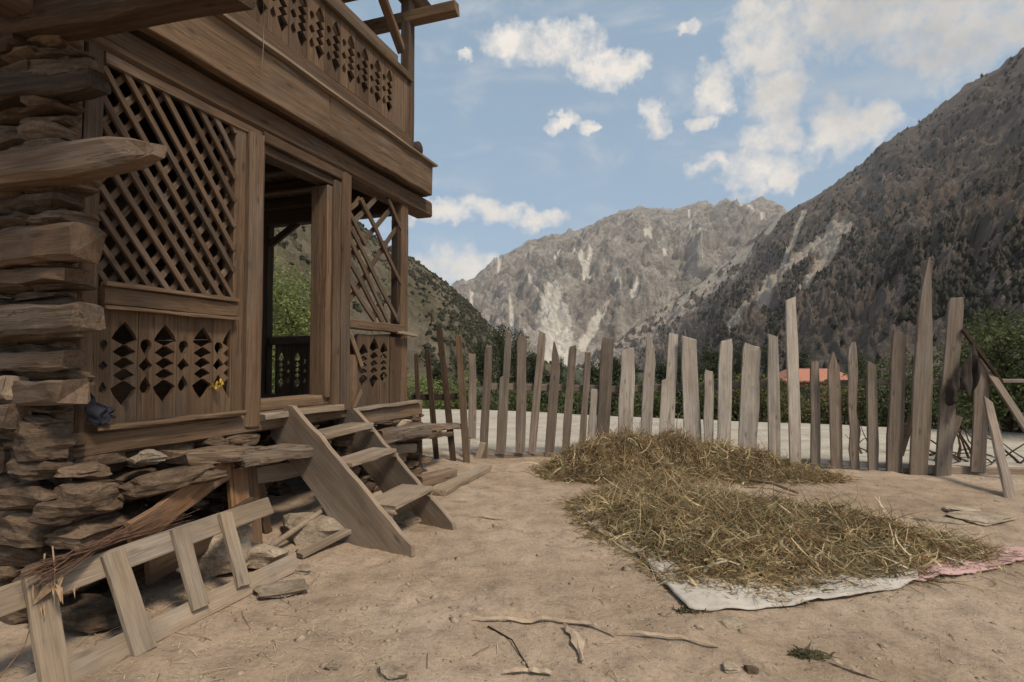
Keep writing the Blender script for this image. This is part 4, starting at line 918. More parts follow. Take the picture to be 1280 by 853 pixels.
# ------------------------------------------------------------------ fence and gate
FPXS, FDEP = [560, 585, 700, 850, 1000, 1090, 1150, 1230, 1300], [7.05, 7.25, 7.45, 7.3, 6.9, 6.55, 6.35, 6.3, 6.25]
fdep = lambda px: float(np.interp(px, FPXS, FDEP))
fence = empty('picket_fence', at(850, 575, 7.3), label='crooked fence of uneven weathered grey pickets across the yard', cat='fence')
FI = Matrix.Translation(-fence.location)
rg = random.Random(44)
def picket(tx, ty, bx, by, w, shape='flat', mat=W_GREY, parent=fence, name='picket', dd=0.0, dep=None, bend=0.0, dtop=None):
    D = (dep or fdep((tx+bx)/2)) + dd + rg.uniform(-.012, .012)
    top, bot = at(tx, ty, (D if dtop is None else dtop) + rg.uniform(-.03, .03)), at(bx, by, D)
    W = w / FPX * D; off = -parent.location if parent else Vector((0, 0, 0))
    L = (top-bot).length
    nz = lambda s: rg.uniform(-.05, .05) * W
    if shape == 'flat': pr = [(0, 0, rg.uniform(.85, 1)), (.25, nz(0)+bend*W*.6, rg.uniform(.95, 1.05)), (.5, nz(0)+bend*W, rg.uniform(.93, 1.04)), (.75, nz(0)+bend*W*.6, rg.uniform(.9, 1.02)), (.96, 0, rg.uniform(.82, .98)), (1, 0, rg.uniform(.72, .9))]
    elif shape == 'spike': pr = [(0, 0, .95), (.2, nz(0), 1.08), (.45, nz(0), 1.1), (.62, 0, .9), (.72, W*.06, .82), (.85, W*.02, .55), (1, -W*.05, .12)]
    elif shape == 'point': pr = [(0, 0, .95), (.3, nz(0), 1.0), (.6, nz(0), 1.0), (.80, 0, .98), (.86, 0, .9), (1, 0, .10)]
    elif shape == 'pr': pr = [(0, 0, .95), (.3, nz(0), 1.0), (.6, nz(0), 1.0), (.76, 0, .95), (.88, -W*.12, .7), (1, -W*.36, .14)]
    elif shape == 'pl': pr = [(0, 0, .95), (.3, nz(0), 1.0), (.6, nz(0), 1.0), (.76, 0, .95), (.88, W*.12, .7), (1, W*.36, .14)]
    elif shape == 'step': pr = [(0, W*.0, 1.0), (.3, W*.02, 1.05), (.62, W*.02, 1.0), (.635, -W*.14, .72), (.85, -W*.14, .72), (1, -W*.16, .62)]
    elif shape == 'wavy': pr = [(0, 0, .85), (.15, W*.12, 1.0), (.3, -W*.12, 1.05), (.45, W*.15, .85), (.6, W*.05, .9), (.75, -W*.08, .95), (.88, -W*.02, 1.0), (.95, -W*.1, .8), (1, -W*.2, .4)]
    sl = rg.uniform(-.35, .35) if shape in ('flat', 'wavy', 'step') else 0
    return beam(name, bot + off, top + off, W, rg.uniform(.022, .034), mat, parent, up=(0, -1, 0), prof=pr, slant=sl, jit=.0025, bev=.15, rough_end=.012 if shape == 'flat' else .004, rng=rg)
G_, D_ = W_GREY, W_GREYD
for a in [(590, 443, 590, 548, 10, 'flat', D_), (611, 433, 604, 577, 10, 'flat', D_), (634, 416, 626, 566, 12, 'step', D_), (653, 421, 650, 565, 12.5, 'flat', D_), (678, 416, 665, 567, 10, 'flat', D_),
          (697, 428, 686, 573, 12, 'pl', D_), (716, 433, 707, 566, 10, 'flat', D_), (735, 441, 727, 566, 8.5, 'flat', D_), (743, 487, 738, 570, 10, 'flat', G_), (760, 423, 751, 574, 16, 'flat', D_), (785, 436, 781, 574, 18.5, 'flat', G_),
          (815, 416, 805, 574, 14, 'pl', G_), (839, 417, 832, 574, 18, 'step', G_), (861, 423, 868, 576, 21, 'flat', G_), (886, 464, 886, 576, 12, 'flat', G_), (908, 426, 904, 577, 17, 'flat', G_), (940, 432, 934, 578, 23.5, 'flat', G_),
          (966, 420, 968, 580, 14.5, 'flat', G_), (988, 374, 994, 580, 15, 'flat', G_), (1018, 452, 1019, 582, 12, 'flat', D_), (1041, 440, 1046, 586, 15, 'point', D_), (1064, 428, 1069, 586, 12, 'wavy', D_), (1089, 454, 1091, 592, 13, 'flat', D_),
          (1124, 415, 1117, 590, 19, 'flat', D_), (1160, 322, 1147, 598, 22, 'spike', D_), (1195, 373, 1178, 600, 20, 'flat', D_), (1228, 449, 1222, 591, 19, 'flat', D_)]:
    picket(*a)
picket(585, 549, 583, 586, 7, 'flat', W_STAIR, dd=-.05); picket(604, 553, 594, 585, 8, 'flat', W_STAIR, dd=-.06)
def frail(pts, h, th, mat, dd=.065, name='fence_rail'):
    a, b = pts; ks = [a] + [(k, a[1] + (b[1]-a[1])*(k-a[0])/(b[0]-a[0])) for k in FPXS if a[0] + 8 < k < b[0] - 8] + [b]
    for a, b in zip(ks[:-1], ks[1:]):
        beam(name, at(a[0], a[1], fdep(a[0]) + dd) - fence.location, at(b[0], b[1], fdep(b[0]) + dd) - fence.location, th, h, mat, fence, seg=5, wob=.005, jit=.003, rough_end=.01)
frail([(606, 483), (765, 486)], .085, .03, W_GREYD); frail([(760, 487), (965, 480)], .085, .03, W_GREYD); frail([(1030, 478), (1245, 478)], .06, .04, W_GREYD, .07)
frail([(606, 571), (705, 569)], .07, .06, W_GREYD, .06); frail([(700, 572), (850, 574)], .07, .06, W_GREYD, .06); frail([(850, 575), (1010, 578)], .07, .06, W_GREYD, .06)
frail([(1010, 577), (1135, 583)], .06, .06, W_GREY, .06); frail([(1128, 586), (1310, 592)], .10, .08, W_STAIR, .09)
frail([(748, 552), (860, 551)], .12, .05, W_GREYD, .12)
beam('fence_post', at(600, 575, 7.4) - fence.location, at(614, 475, 7.4) - fence.location, .05, .05, W_DARK, fence)

gate = empty('wooden_gate', at(546, 582, 7.02), label='dark brown slatted gate between the house corner and the fence', cat='gate')
for a in [(520, 442, 526, 579, 5.5), (534, 437, 546, 579, 7), (549, 410, 567, 579, 8)]:
    picket(*a, 'flat', W_DARK, gate, 'slat', dep=7.0)
picket(573, 420, 584, 588, 8.5, 'flat', W_BROWN, gate, 'gate_post', dep=6.98)
for (a, b, h, th) in [((514, 497), (572, 495.5), .075, .03), ((514, 584), (580, 582), .10, .05)]:
    beam('gate_rail', at(*a, 7.04) - gate.location, at(*b, 7.04) - gate.location, th, h, W_DARK, gate, wob=.003, jit=.002)

beam('prop_plank', gnd(1264, 628, -.02), at(1234, 500, 6.1), .115, .03, W_GREYD, None, up=(0, -1, 0), seg=5, wob=.004, jit=.003, rough_end=.01, label='short weathered board leaning against the last picket of the fence', cat='plank')
beam('pole', at(1234, 461, 6.35), at(1300, 563, 5.9), .085, .03, W_GREYD, None, up=(0, -1, .3), seg=4, wob=.006, label='long slanting board braced from the fence end towards the yard', cat='plank')
beam('pole', at(1240, 476, 6.5), at(1320, 476, 6.7), .045, .045, W_GREYD, None, seg=4, wob=.006, label='thin level rail sticking out past the end of the fence', cat='rail')
beam('pole', at(1203, 412, 6.28), at(1252, 478, 6.3), .035, .035, W_DARK, None, seg=4, wob=.01, label='dark crooked stick slanting over the hung jacket', cat='stick')
CLO = plain('brown_cloth', (.022, .016, .013), (.065, .05, .042), 9)
def jac(u, v):
    yt = 474 - 50*u**1.6; yb = 498 + 7*math.sin(9*u) + 5*math.sin(23*u) - 34*max(0, u - .72)/.28
    P = at(1179 + 34*u - 3*v*math.sin(5*u), yt + (yb - yt)*v, 6.27)
    P.y += (-.02 + .035*math.sin(15*u + 2*v) + .02*math.sin(31*u))*(.35 + .65*v) - .045 - .03*math.sin(3.1*u); P.x += .008*math.sin(10*v + 9*u); return P
cloth_patch('jacket', jac, 26, 16, .008, CLO, label='dark brown jacket hanging on a picket near the end of the fence', cat='jacket')
# dead branches and scrap behind the fence end
rg = random.Random(71)
def branch(px, py, D, n, label):
    parts = []; base = at(px, py, D)
    for i in range(n):
        p = Vector((rg.gauss(0, .12), rg.gauss(0, .15), rg.uniform(0, .05))); d = Vector((rg.gauss(0, .8), rg.gauss(0, .5), rg.uniform(.1, .8))).normalized(); pts = [p]
        for k in range(5): d = (d + Vector((rg.gauss(0, .25), rg.gauss(0, .2), rg.gauss(-.08, .15)))).normalized(); p = p + d*rg.uniform(.10, .22); pts.append(p)
        parts.append(tube_data(pts, rg.uniform(.008, .02), .003, 5))
    v, f = join_data(parts); link('dead_branch', mesh('dead_branch', v, f), W_DARK, None, Matrix.Translation(base), label=label, cat='branch')
branch(1075, 582, 7.6, 7, 'bare dead branch on the pale gravel behind the wavy picket')
branch(1195, 575, 7.2, 12, 'tangle of bare dead branches behind the picket with the jacket')
branch(1262, 585, 7.0, 12, 'tangle of bare dead branches behind the end of the fence')
beam('timber_block', at(1118, 590, 7.3), at(1140, 520, 7.5), .07, .07, W_DARK, None, label='dark thick branch leaning behind the tall spiked picket', cat='branch')
beam('timber_block', at(1172, 585, 7.0), at(1196, 520, 7.0), .10, .10, W_GREYD, None, label='forked grey timber leaning behind the picket with the jacket', cat='timber')

# ------------------------------------------------------------------ hay heaps
m, nt, b = new_mat('hay'); at_ = node(nt, 'ShaderNodeAttribute', attribute_name='tint'); setc(nt, b, at_.outputs['Color'], 0.75)
tr = node(nt, 'ShaderNodeBsdfTranslucent', {'Color': at_.outputs['Color']}); ms = node(nt, 'ShaderNodeMixShader', {0: 0.2, 1: b.outputs[0], 2: tr.outputs[0]}); nt.links.new(ms.outputs[0], nt.nodes['Material Output'].inputs[0]); HAY = m
HAYB = plain('hay_core', (.055, .042, .020), (.13, .10, .052), 30, .9, .8)
def poly_dist(x, y, P):
    P = np.array(P); ins = np.zeros(x.shape, bool); d = np.full(x.shape, 1e9)
    for i in range(len(P)):
        (x0, y0), (x1, y1) = P[i], P[(i+1) % len(P)]
        t = np.clip(((x-x0)*(x1-x0) + (y-y0)*(y1-y0)) / ((x1-x0)**2 + (y1-y0)**2 + 1e-12), 0, 1)
        d = np.minimum(d, np.hypot(x-x0-t*(x1-x0), y-y0-t*(y1-y0)))
        c = ((y0 > y) != (y1 > y)) & (x < (x1-x0)*(y-y0)/(y1-y0+1e-12) + x0); ins ^= c
    return np.where(ins, d, -d)
PAL = np.array([(.26, .215, .110), (.15, .126, .064), (.38, .290, .150), (.55, .42, .235), (.66, .55, .36), (.36, .22, .11), (.21, .125, .066), (.28, .25, .135)])
def heap(label, poly, hmax, edge, n, seed, lumps, broad, weights):
    rg = np.random.default_rng(seed); P = np.array(poly); lo_, hi_ = P.min(0) - .15, P.max(0) + .15
    root = empty('hay_heap', (float(P[:, 0].mean()), float(P[:, 1].mean()), 0.0), label=label, cat='hay')
    def hgt(x, y):
        d = poly_dist(x, y, P); e = np.clip(d/edge, 0, 1); e = e*e*(3-2*e)*.55 + .45*np.sqrt(e)
        lump = sum(a*np.exp(-(((x-cx)/rx)**2 + ((y-cy)/ry)**2)) for cx, cy, rx, ry, a in lumps) if lumps else 1.0
        return e * hmax * (lump if lumps else 1) * (.35 + .75*fbm(x*2.6, y*2.6, seed, 4) + .75*ridged(x*6.5, y*6.5, seed+2, 3)*fbm(x*3.1, y*3.1, seed+5, 3)), d
    nx, ny = 110, 80; X, Y = np.meshgrid(np.linspace(lo_[0], hi_[0], nx), np.linspace(lo_[1], hi_[1], ny), indexing='ij')
    Hh, Dd = hgt(X, Y); G = ground_z(X, Y); Z = np.where(Dd > 0, G + Hh*.9 + .02*fbm(X*30, Y*30, 3, 2), G - .06)
    loc = np.array(root.location)
    link('core', fast_mesh('core', np.stack([X, Y, Z], -1).reshape(-1, 3) - loc, grid_faces(nx, ny), True), HAYB, root)
    # stalks
    k = 0; pts = np.zeros((0, 2))
    while len(pts) < n:
        q = rg.uniform(lo_, hi_, (n*3, 2)); d = poly_dist(q[:, 0], q[:, 1], P) + (fbm(q[:, 0]*5, q[:, 1]*5, seed+3, 3) - .5)*.14
        pts = np.concatenate([pts, q[d > -.01 - rg.exponential(.05, len(d))]])[:n]
    def strands(pts, Lr, wr, pal_w, curl, seg, name, lift):
        n = len(pts); x, y = pts[:, 0], pts[:, 1]; h, d = hgt(x, y); z = ground_z(x, y) + np.maximum(h, 0)*rg.uniform(.86, 1.06, n) + rg.uniform(.004, lift, n) * np.clip(.3 + h/hmax, 0, 1) + .012
        th = 4*np.pi*fbm(x*3.0, y*3.0, seed+61, 3) + rg.normal(0, .75, n) + np.pi*(rg.random(n) > .5); L = rg.uniform(*Lr, n)*rg.choice([.5, 1, 1.3], n); pit = rg.normal(.08, .42, n)
        eps = .03; gxx = (hgt(x+eps, y)[0] - hgt(x-eps, y)[0])/(2*eps); gyy = (hgt(x, y+eps)[0] - hgt(x, y-eps)[0])/(2*eps)
        gxx, gyy = np.clip(gxx, -1.2, 1.2), np.clip(gyy, -1.2, 1.2)
        cu = rg.normal(0, curl, n); cp = rg.normal(-.25, .5, n); w = rg.uniform(*wr, n)
        cx, cy, cz = x.copy(), y.copy(), z.copy(); Vs = []; ta = rg.uniform(0, np.pi, n)
        for s in range(seg + 1):
            dx, dy = np.cos(th), np.sin(th); sl = np.clip(dx*gxx + dy*gyy, -1, 1)
            wx = -dy*np.cos(ta)*w/2; wy = dx*np.cos(ta)*w/2; wz = np.sin(ta)*w/2; tp = 1 - .6*(s/seg)**2
            Vs.append(np.stack([cx - wx*tp, cy - wy*tp, cz - wz*tp], -1)); Vs.append(np.stack([cx + wx*tp, cy + wy*tp, cz + wz*tp], -1))
            cx = cx + dx*L/seg; cy = cy + dy*L/seg; cz = cz + (sl + np.sin(pit))*L/seg; th = th + cu; pit = np.clip(pit + cp*.35, -.9, .9); ta = ta + rg.normal(0, .3, n)
            cz = np.maximum(cz, ground_z(cx, cy) + .006)
        V = np.stack(Vs, 1); k = 2*(seg+1); f = np.array([(2*s, 2*s+1, 2*s+3, 2*s+2) for s in range(seg)])
        F = (f[None] + (np.arange(n)*k)[:, None, None]).reshape(-1, 4)
        zone = .5*fbm(x*1.7, y*1.7, seed+8, 3) + .5*fbm(x*7, y*7, seed+18, 2); zi = np.clip((zone - .38)*4.2, 0, 1)[:, None]
        pw_ = np.array(pal_w[0])*(1-zi) + np.array(pal_w[1])*zi; pw_ = np.cumsum(pw_/pw_.sum(1, keepdims=True), 1)
        ci = (rg.random(n)[:, None] > pw_).sum(1).clip(0, len(PAL)-1)
        C = PAL[ci] * rg.uniform(.65, 1.2, (n, 1)) * (.62 + .8*fbm(x*9, y*9, seed+28, 2))[:, None]; C = np.concatenate([C, np.ones((n, 1))], 1)
        me = fast_mesh(name, V.reshape(-1, 3) - loc, F); set_attr(me, 'tint', np.repeat(C, k, 0), 'FLOAT_COLOR')
        link(name, me, HAY, root, kind='stuff')
    strands(pts, (.04, .19), (.0020, .0062), weights, .5, 4, 'stalks', .07)
    q = pts[rg.choice(len(pts), broad, replace=False)]
    strands(q, (.06, .20), (.008, .018), ([0, 0, .1, .35, .55, .1, 0, 0], [0, 0, .1, .4, .4, .1, 0, 0]), .35, 5, 'dry_leaves', .06)
    q = pts[rg.choice(len(pts), broad*4, replace=False)]
    strands(q, (.03, .10), (.008, .022), ([.8, .9, .8, .3, .1, 1.5, 1.3, .6], [1.2, 1, 1.2, .8, .25, .7, .6, 1]), .7, 3, 'leaf_scraps', .05)
    return root
G2 = lambda pts: [(gnd(*p).x, gnd(*p).y) for p in pts]
polyA = G2([(676, 590), (700, 598), (745, 603), (800, 604), (850, 599), (905, 601), (960, 603), (1010, 603), (1047, 601)]) + [(3.35, 6.35), (2.9, 6.75), (2.2, 6.95), (1.2, 7.05), (.6, 6.9)]
polyB = G2([(724, 632), (742, 655), (778, 679), (826, 703), (852, 724), (888, 738), (930, 744), (990, 730), (1060, 728), (1130, 722), (1190, 708), (1236, 692), (1190, 682), (1120, 676), (1050, 667), (985, 652), (930, 630), (890, 614), (840, 609), (780, 611)])
heap('long heap of dry brown hay along the foot of the picket fence', polyA, .29, .40, 24000, 3, [(.95, 6.6, .8, .6, .62), (2.0, 6.5, .9, .6, .62), (2.9, 6.3, .6, .5, .28), (1.6, 6.5, 2.2, .8, .25)], 700, ([.6, 1.0, .8, .45, .15, 1.9, 1.9, .4], [1.1, 1.2, 1.1, .8, .3, 1.0, 1.0, .9]))
heap('wide heap of olive and straw coloured hay spread over the white sheet', polyB, .10, .34, 40000, 4, [(1.2, 5.3, .55, .55, .55), (1.3, 4.3, .7, .6, .75), (1.6, 3.7, .7, .5, .8), (2.3, 4.1, .6, .4, .75), (2.8, 3.9, .5, .35, .5), (1.5, 4.3, 2., 1.4, .3)], 1100, ([1.2, 1.6, .9, .45, .15, 1.1, 1.1, 1.1], [.9, .9, 1.2, 1.3, .5, .9, .8, .8]))
# stick poking from the rear heap
tube('stick', [gnd(935, 600, .06), gnd(965, 604, .05), gnd(997, 616, .03)], .018, .014, W_LOG, None, label='thick dry stalk sticking out of the heap by the fence', cat='stick')

# ------------------------------------------------------------------ sheets under the hay
def fabric(name, c1, c2, dirt):
    m, nt, b = new_mat(name); P = node(nt, 'ShaderNodeNewGeometry').outputs['Position']
    n = noise_(nt, P, 3.5, 6, 0.65, .3).outputs[0]; n2 = noise_(nt, P, 22.0, 5, 0.6).outputs[0]; wv = noise_(nt, P, 420.0, 1, .5).outputs[0]
    c = ramp(nt, n, [(0.32, c1), (0.6, c2)]); c = mix(nt, math_(nt, 'MULTIPLY', maprange(nt, n2, .5, .68), .55), c, dirt)
    setc(nt, b, c, .95, math_(nt, 'ADD', math_(nt, 'MULTIPLY', n2, .6), math_(nt, 'MULTIPLY', wv, .1)), .012, .5); return m
SHEET = fabric('white_cotton', (.36, .325, .28), (.50, .46, .41), (.36, .29, .22)); PINK = fabric('pink_cotton', (.42, .255, .245), (.53, .345, .33), (.40, .26, .22))
def sheet(name, outer, inner, mat, label, nu=90, nv=26, seed=1):
    O, I = np.array(G2(outer)), np.array(G2(inner))
    def res(A):
        s = np.concatenate([[0], np.cumsum(np.hypot(*np.diff(A, axis=0).T))]); t = np.linspace(0, s[-1], nu); return np.stack([np.interp(t, s, A[:, i]) for i in (0, 1)], -1)
    O, I = res(O), res(I); v = np.linspace(0, 1, nv)[None, :, None]; XY = O[:, None]*(1-v) + I[:, None]*v
    a = np.arange(nu)[:, None]/nu; e = (fbm(a*14 + 0*v[..., 0], 0*a + v[..., 0]*1.0, seed, 3) - .5)
    XY[..., 1] += e*.05*(1 - v[..., 0]); X, Y = XY[..., 0], XY[..., 1]
    Z = ground_z(X, Y) + .012 + .020*np.clip(ridged(X*3.2 + Y*1.3, Y*5.5, seed+4, 3) - .5, 0, 1)*2 + .012*fbm(X*14, Y*14, seed+6, 3)
    Z[:, 0] -= .008; Z[:, 1] += .002
    base = np.array([X.mean(), Y.mean(), 0.0])
    o = link(name, fast_mesh(name, np.stack([X, Y, Z], -1).reshape(-1, 3) - base, grid_faces(nu, nv), True), mat, None, Matrix.Translation(Vector(base)), label=label, cat='sheet')
    s = o.modifiers.new('thickness', 'SOLIDIFY'); s.thickness = .002; s.offset = 0
sheet('cotton_sheet', [(716, 638), (738, 660), (772, 682), (806, 702), (826, 728), (848, 756), (862, 768), (905, 766), (960, 762), (1020, 755), (1080, 745), (1150, 735)], [(745, 630), (770, 650), (800, 668), (840, 690), (870, 705), (890, 715), (905, 720), (930, 722), (980, 718), (1030, 712), (1080, 708), (1150, 705)], SHEET, 'dirty white cotton sheet spread on the ground under the wide hay heap', seed=3)
sheet('cotton_sheet', [(1120, 738), (1160, 731), (1200, 725), (1240, 714), (1290, 701), (1340, 692)], [(1130, 702), (1170, 694), (1210, 682), (1240, 688), (1290, 686), (1340, 682)], PINK, 'faded pink cloth at the far corner of the white sheet', seed=9)

# ------------------------------------------------------------------ loose things in the yard
ground_stone(914, 783, (.12, .10, .03), 81, S_PALE, 'flat pale stone chip just in front of the white sheet', rz=.6)
ground_stone(915, 836, (.07, .05, .03), 82, S_PALE, 'small pale pebble beside the brown pebble near the weed')
ground_stone(940, 838, (.05, .045, .03), 83, S_BROWN, 'small brown pebble beside the pale pebble near the weed')
ground_stone(492, 850, (.11, .09, .04), 84, S_PALE, 'half buried grey stone alone in the bare dirt')
ground_stone(416, 838, (.06, .04, .025), 85, S_PALE, 'small bluish stone chip near the half buried grey stone')
ground_stone(1170, 652, (.34, .10, .03), 86, S_PALE, 'long thin slab of pale stone lying between the hay and the fence end', rz=-.2)
ground_stone(1230, 650, (.48, .30, .04), 87, S_PALE, 'broad flat slab of pale stone lying near the leaning board', rz=.3)
ground_stone(1205, 640, (.30, .18, .03), 88, S_PALE, 'medium flat slab of pale stone behind the broad slab', rz=.1)
# torn bark strips
def strip(pts, w, seed, label, mat=None):
    rg = random.Random(seed); V, F = [], []; P = [gnd(*p) for p in pts]; fine = []
    for a, b2 in zip(P[:-1], P[1:]):
        for k in range(4): fine.append(a.lerp(b2, k/4))
    fine.append(P[-1]); n = len(fine); base = fine[0].copy()
    for i, p in enumerate(fine):
        d = (fine[min(i+1, n-1)] - fine[max(i-1, 0)]).normalized(); s = Vector((-d.y, d.x, 0)); ww = w*(.25 + .75*math.sin(math.pi*(i+.6)/(n+.6)))*rg.uniform(.5, 1.35); z = gz(p.x, p.y)
        off = Vector((0, 0, z + .010 + rg.uniform(0, .012))) - base
        V += [p + s*ww*.5 + off, p + off + Vector((0, 0, .010)), p - s*ww*.5*rg.uniform(.5, 1.2) + off]
    for i in range(n-1): F += [(3*i, 3*i+1, 3*i+4, 3*i+3), (3*i+1, 3*i+2, 3*i+5, 3*i+4)]
    o = link('bark_strip', mesh('bark_strip', V, F), mat or BARK, None, Matrix.Translation(base), label=label, cat='bark'); s_ = o.modifiers.new('thickness', 'SOLIDIFY'); s_.thickness = .004
BARK = plain('bark_pale', (.32, .235, .16), (.46, .36, .26), 18)
strip([(592, 780), (640, 779), (690, 780), (735, 786), (770, 800)], .035, 1, 'long pale torn strip of bark lying across the bare dirt')
strip([(705, 788), (720, 805), (728, 835)], .05, 2, 'short wide piece of torn bark branching off the long strip')
strip([(770, 797), (810, 800), (860, 806), (900, 815)], .022, 3, 'thin strip of bark continuing from the long strip towards the sheet')
strip([(628, 850), (660, 846), (690, 852)], .03, 4, 'small curled piece of bark between the grey stone and the crooked twig')
strip([(1040, 826), (1070, 838), (1110, 852)], .025, 5, 'split strip of pale wood lying past the small weed')
strip([(590, 648), (615, 650), (635, 651)], .02, 6, 'small straw coloured splinter on the path beside the steps')
tube('twig', [gnd(610, 783, .01), gnd(640, 800, .012), gnd(650, 818, .01), gnd(672, 853, .01)], .004, .003, W_DARK, None, n=5, label='thin crooked twig lying below the long bark strip', cat='twig')
# weed tuft
def tuft(px, py, n, L, label):
    rg = random.Random(px); parts = []; base = gnd(px, py); base.z = gz(base.x, base.y)
    for i in range(n):
        a = Vector((max(-.07, min(.07, rg.gauss(0, .035))), rg.gauss(0, .015), 0)); d = Vector((rg.gauss(0, .8), rg.gauss(0, .6), rg.uniform(.1, .6)))*L*rg.uniform(.4, 1); s = Vector((-d.y, d.x, 0)).normalized()*.004
        parts.append(([a-s, a+s, a+d*.6+s*.8+Vector((0, 0, .01)), a+d], [(0, 1, 2, 3)]))
    v, f = join_data(parts); link('weed', mesh('weed', v, f), WEED, None, Matrix.Translation(base), label=label, cat='weed')
WEED = leaf_mat('weed_leaf', (.06, .055, .028), (.11, .098, .05), (.17, .145, .08))
tuft(1010, 815, 130, .055, 'small low dark green weed growing in the bare dirt')
tuft(862, 768, 60, .05, 'wisp of green hay dropped at the corner of the white sheet')
# straw, chips and pebbles over the yard: nobody could count them
def litter(name, n, seed, kind, mat, label, box=(-2.0, 5.2, 1.95, 7.0)):
    rg = np.random.default_rng(seed); x, y = rg.uniform(box[0], box[1], n*3), 1/rg.uniform(1/box[3], 1/box[2], n*3)
    ly = -(x + 1.7976)*math.sin(HROT) + (y - 4.06)*math.cos(HROT); dens = fbm(x*1.3, y*1.3, seed, 3)
    ok = (ly < -.15) & (rg.random(len(x)) < np.clip((dens - .25)*2.2, .05, 1)); x, y = x[ok][:n], y[ok][:n]; n = len(x); z = ground_z(x, y); V, F = [], []
    if kind == 'straw':
        th = rg.uniform(0, 6.28, n); L = rg.exponential(.024, n) + .010; w = rg.uniform(.0012, .0034, n)/2; dx, dy = np.cos(th)*L, np.sin(th)*L; sx, sy = -np.sin(th)*w, np.cos(th)*w
        z1 = z + .004; z2 = ground_z(x+dx, y+dy) + rg.uniform(.003, .010, n); zm = (z1+z2)/2 + .004
        V = np.stack([np.stack([x-sx, y-sy, z1], -1), np.stack([x+sx, y+sy, z1], -1), np.stack([x+dx*.5+sx+sy*2, y+dy*.5+sy, zm], -1), np.stack([x+dx*.5-sx+sy*2, y+dy*.5-sy, zm], -1), np.stack([x+dx+sx, y+dy+sy, z2], -1), np.stack([x+dx-sx, y+dy-sy, z2], -1)], 1)
        f = np.array([(0, 1, 2, 3), (3, 2, 4, 5)]); k = 6
    else:
        ico = np.array([(1, 0, 0), (-1, 0, 0), (0, 1, 0), (0, -1, 0), (0, 0, 1), (0, 0, -1), (.65, .65, .3), (-.65, .65, .2), (.65, -.65, .3), (-.65, -.65, .25)])
        f = np.array([(4, 0, 6), (4, 6, 2), (4, 2, 7), (4, 7, 1), (4, 1, 9), (4, 9, 3), (4, 3, 8), (4, 8, 0), (5, 6, 0), (5, 2, 6), (5, 7, 2), (5, 1, 7), (5, 9, 1), (5, 3, 9), (5, 8, 3), (5, 0, 8)]); k = 10
        r = np.clip(rg.exponential(.006, n) + .0035, 0, .032); th = rg.uniform(0, 6.28, n); q = ico[None]*r[:, None, None]*rg.uniform(.7, 1.3, (n, 10, 1))*np.array([1.25, .9, .55])
        V = np.stack([x[:, None] + q[..., 0]*np.cos(th)[:, None] - q[..., 1]*np.sin(th)[:, None], y[:, None] + q[..., 0]*np.sin(th)[:, None] + q[..., 1]*np.cos(th)[:, None], z[:, None] + q[..., 2] - r[:, None]*.10], -1)
    F = (f[None] + (np.arange(n)*k)[:, None, None]).reshape(-1, f.shape[1])
    link(name, fast_mesh(name, V.reshape(-1, 3), F, kind != 'straw'), mat, kind='stuff', label=label, cat='litter')
litter('straw_litter', 1500, 3, 'straw', plain('straw_bits', (.20, .14, .08), (.52, .42, .28), 9), 'fine straw bits and chips scattered over the bare dirt')
litter('dark_litter', 700, 13, 'straw', plain('bark_bits', (.06, .04, .025), (.14, .095, .06), 9), 'dark bark crumbs and twigs scattered over the bare dirt')
litter('gravel', 2200, 5, 'stone', plain('gravel_bits', (.20, .145, .10), (.42, .335, .25), 7), 'small pebbles scattered over the bare dirt')
litter('straw_litter', 420, 23, 'straw', plain('straw_pale', (.40, .31, .19), (.56, .46, .30), 9), 'straw bits littering the ground along the foot of the house', (-1.9, -.5, 2.0, 4.2))
rg = random.Random(99); parts = []; b0 = gp(300, 760)
for i in range(14):
    p = Vector((rg.uniform(-.5, .3), rg.uniform(-.35, .35), rg.uniform(.0, .03))); d = Vector((rg.gauss(0, 1), rg.gauss(.3, 1), rg.uniform(-.1, .25))).normalized(); pts = [p]
    for k in range(4): d = (d + Vector((rg.gauss(0, .35), rg.gauss(0, .35), rg.gauss(-.1, .15)))).normalized(); p = p + d*rg.uniform(.04, .10); p.z = max(p.z, .012); pts.append(p)
    parts.append(tube_data(pts, .0028, .0014, 4))
v, f = join_data(parts); link('root_tangle', mesh('root_tangle', v, f), DRYL, None, Matrix.Translation(b0), label='tangle of thin dry roots on the dirt below the leaning rack', cat='roots')

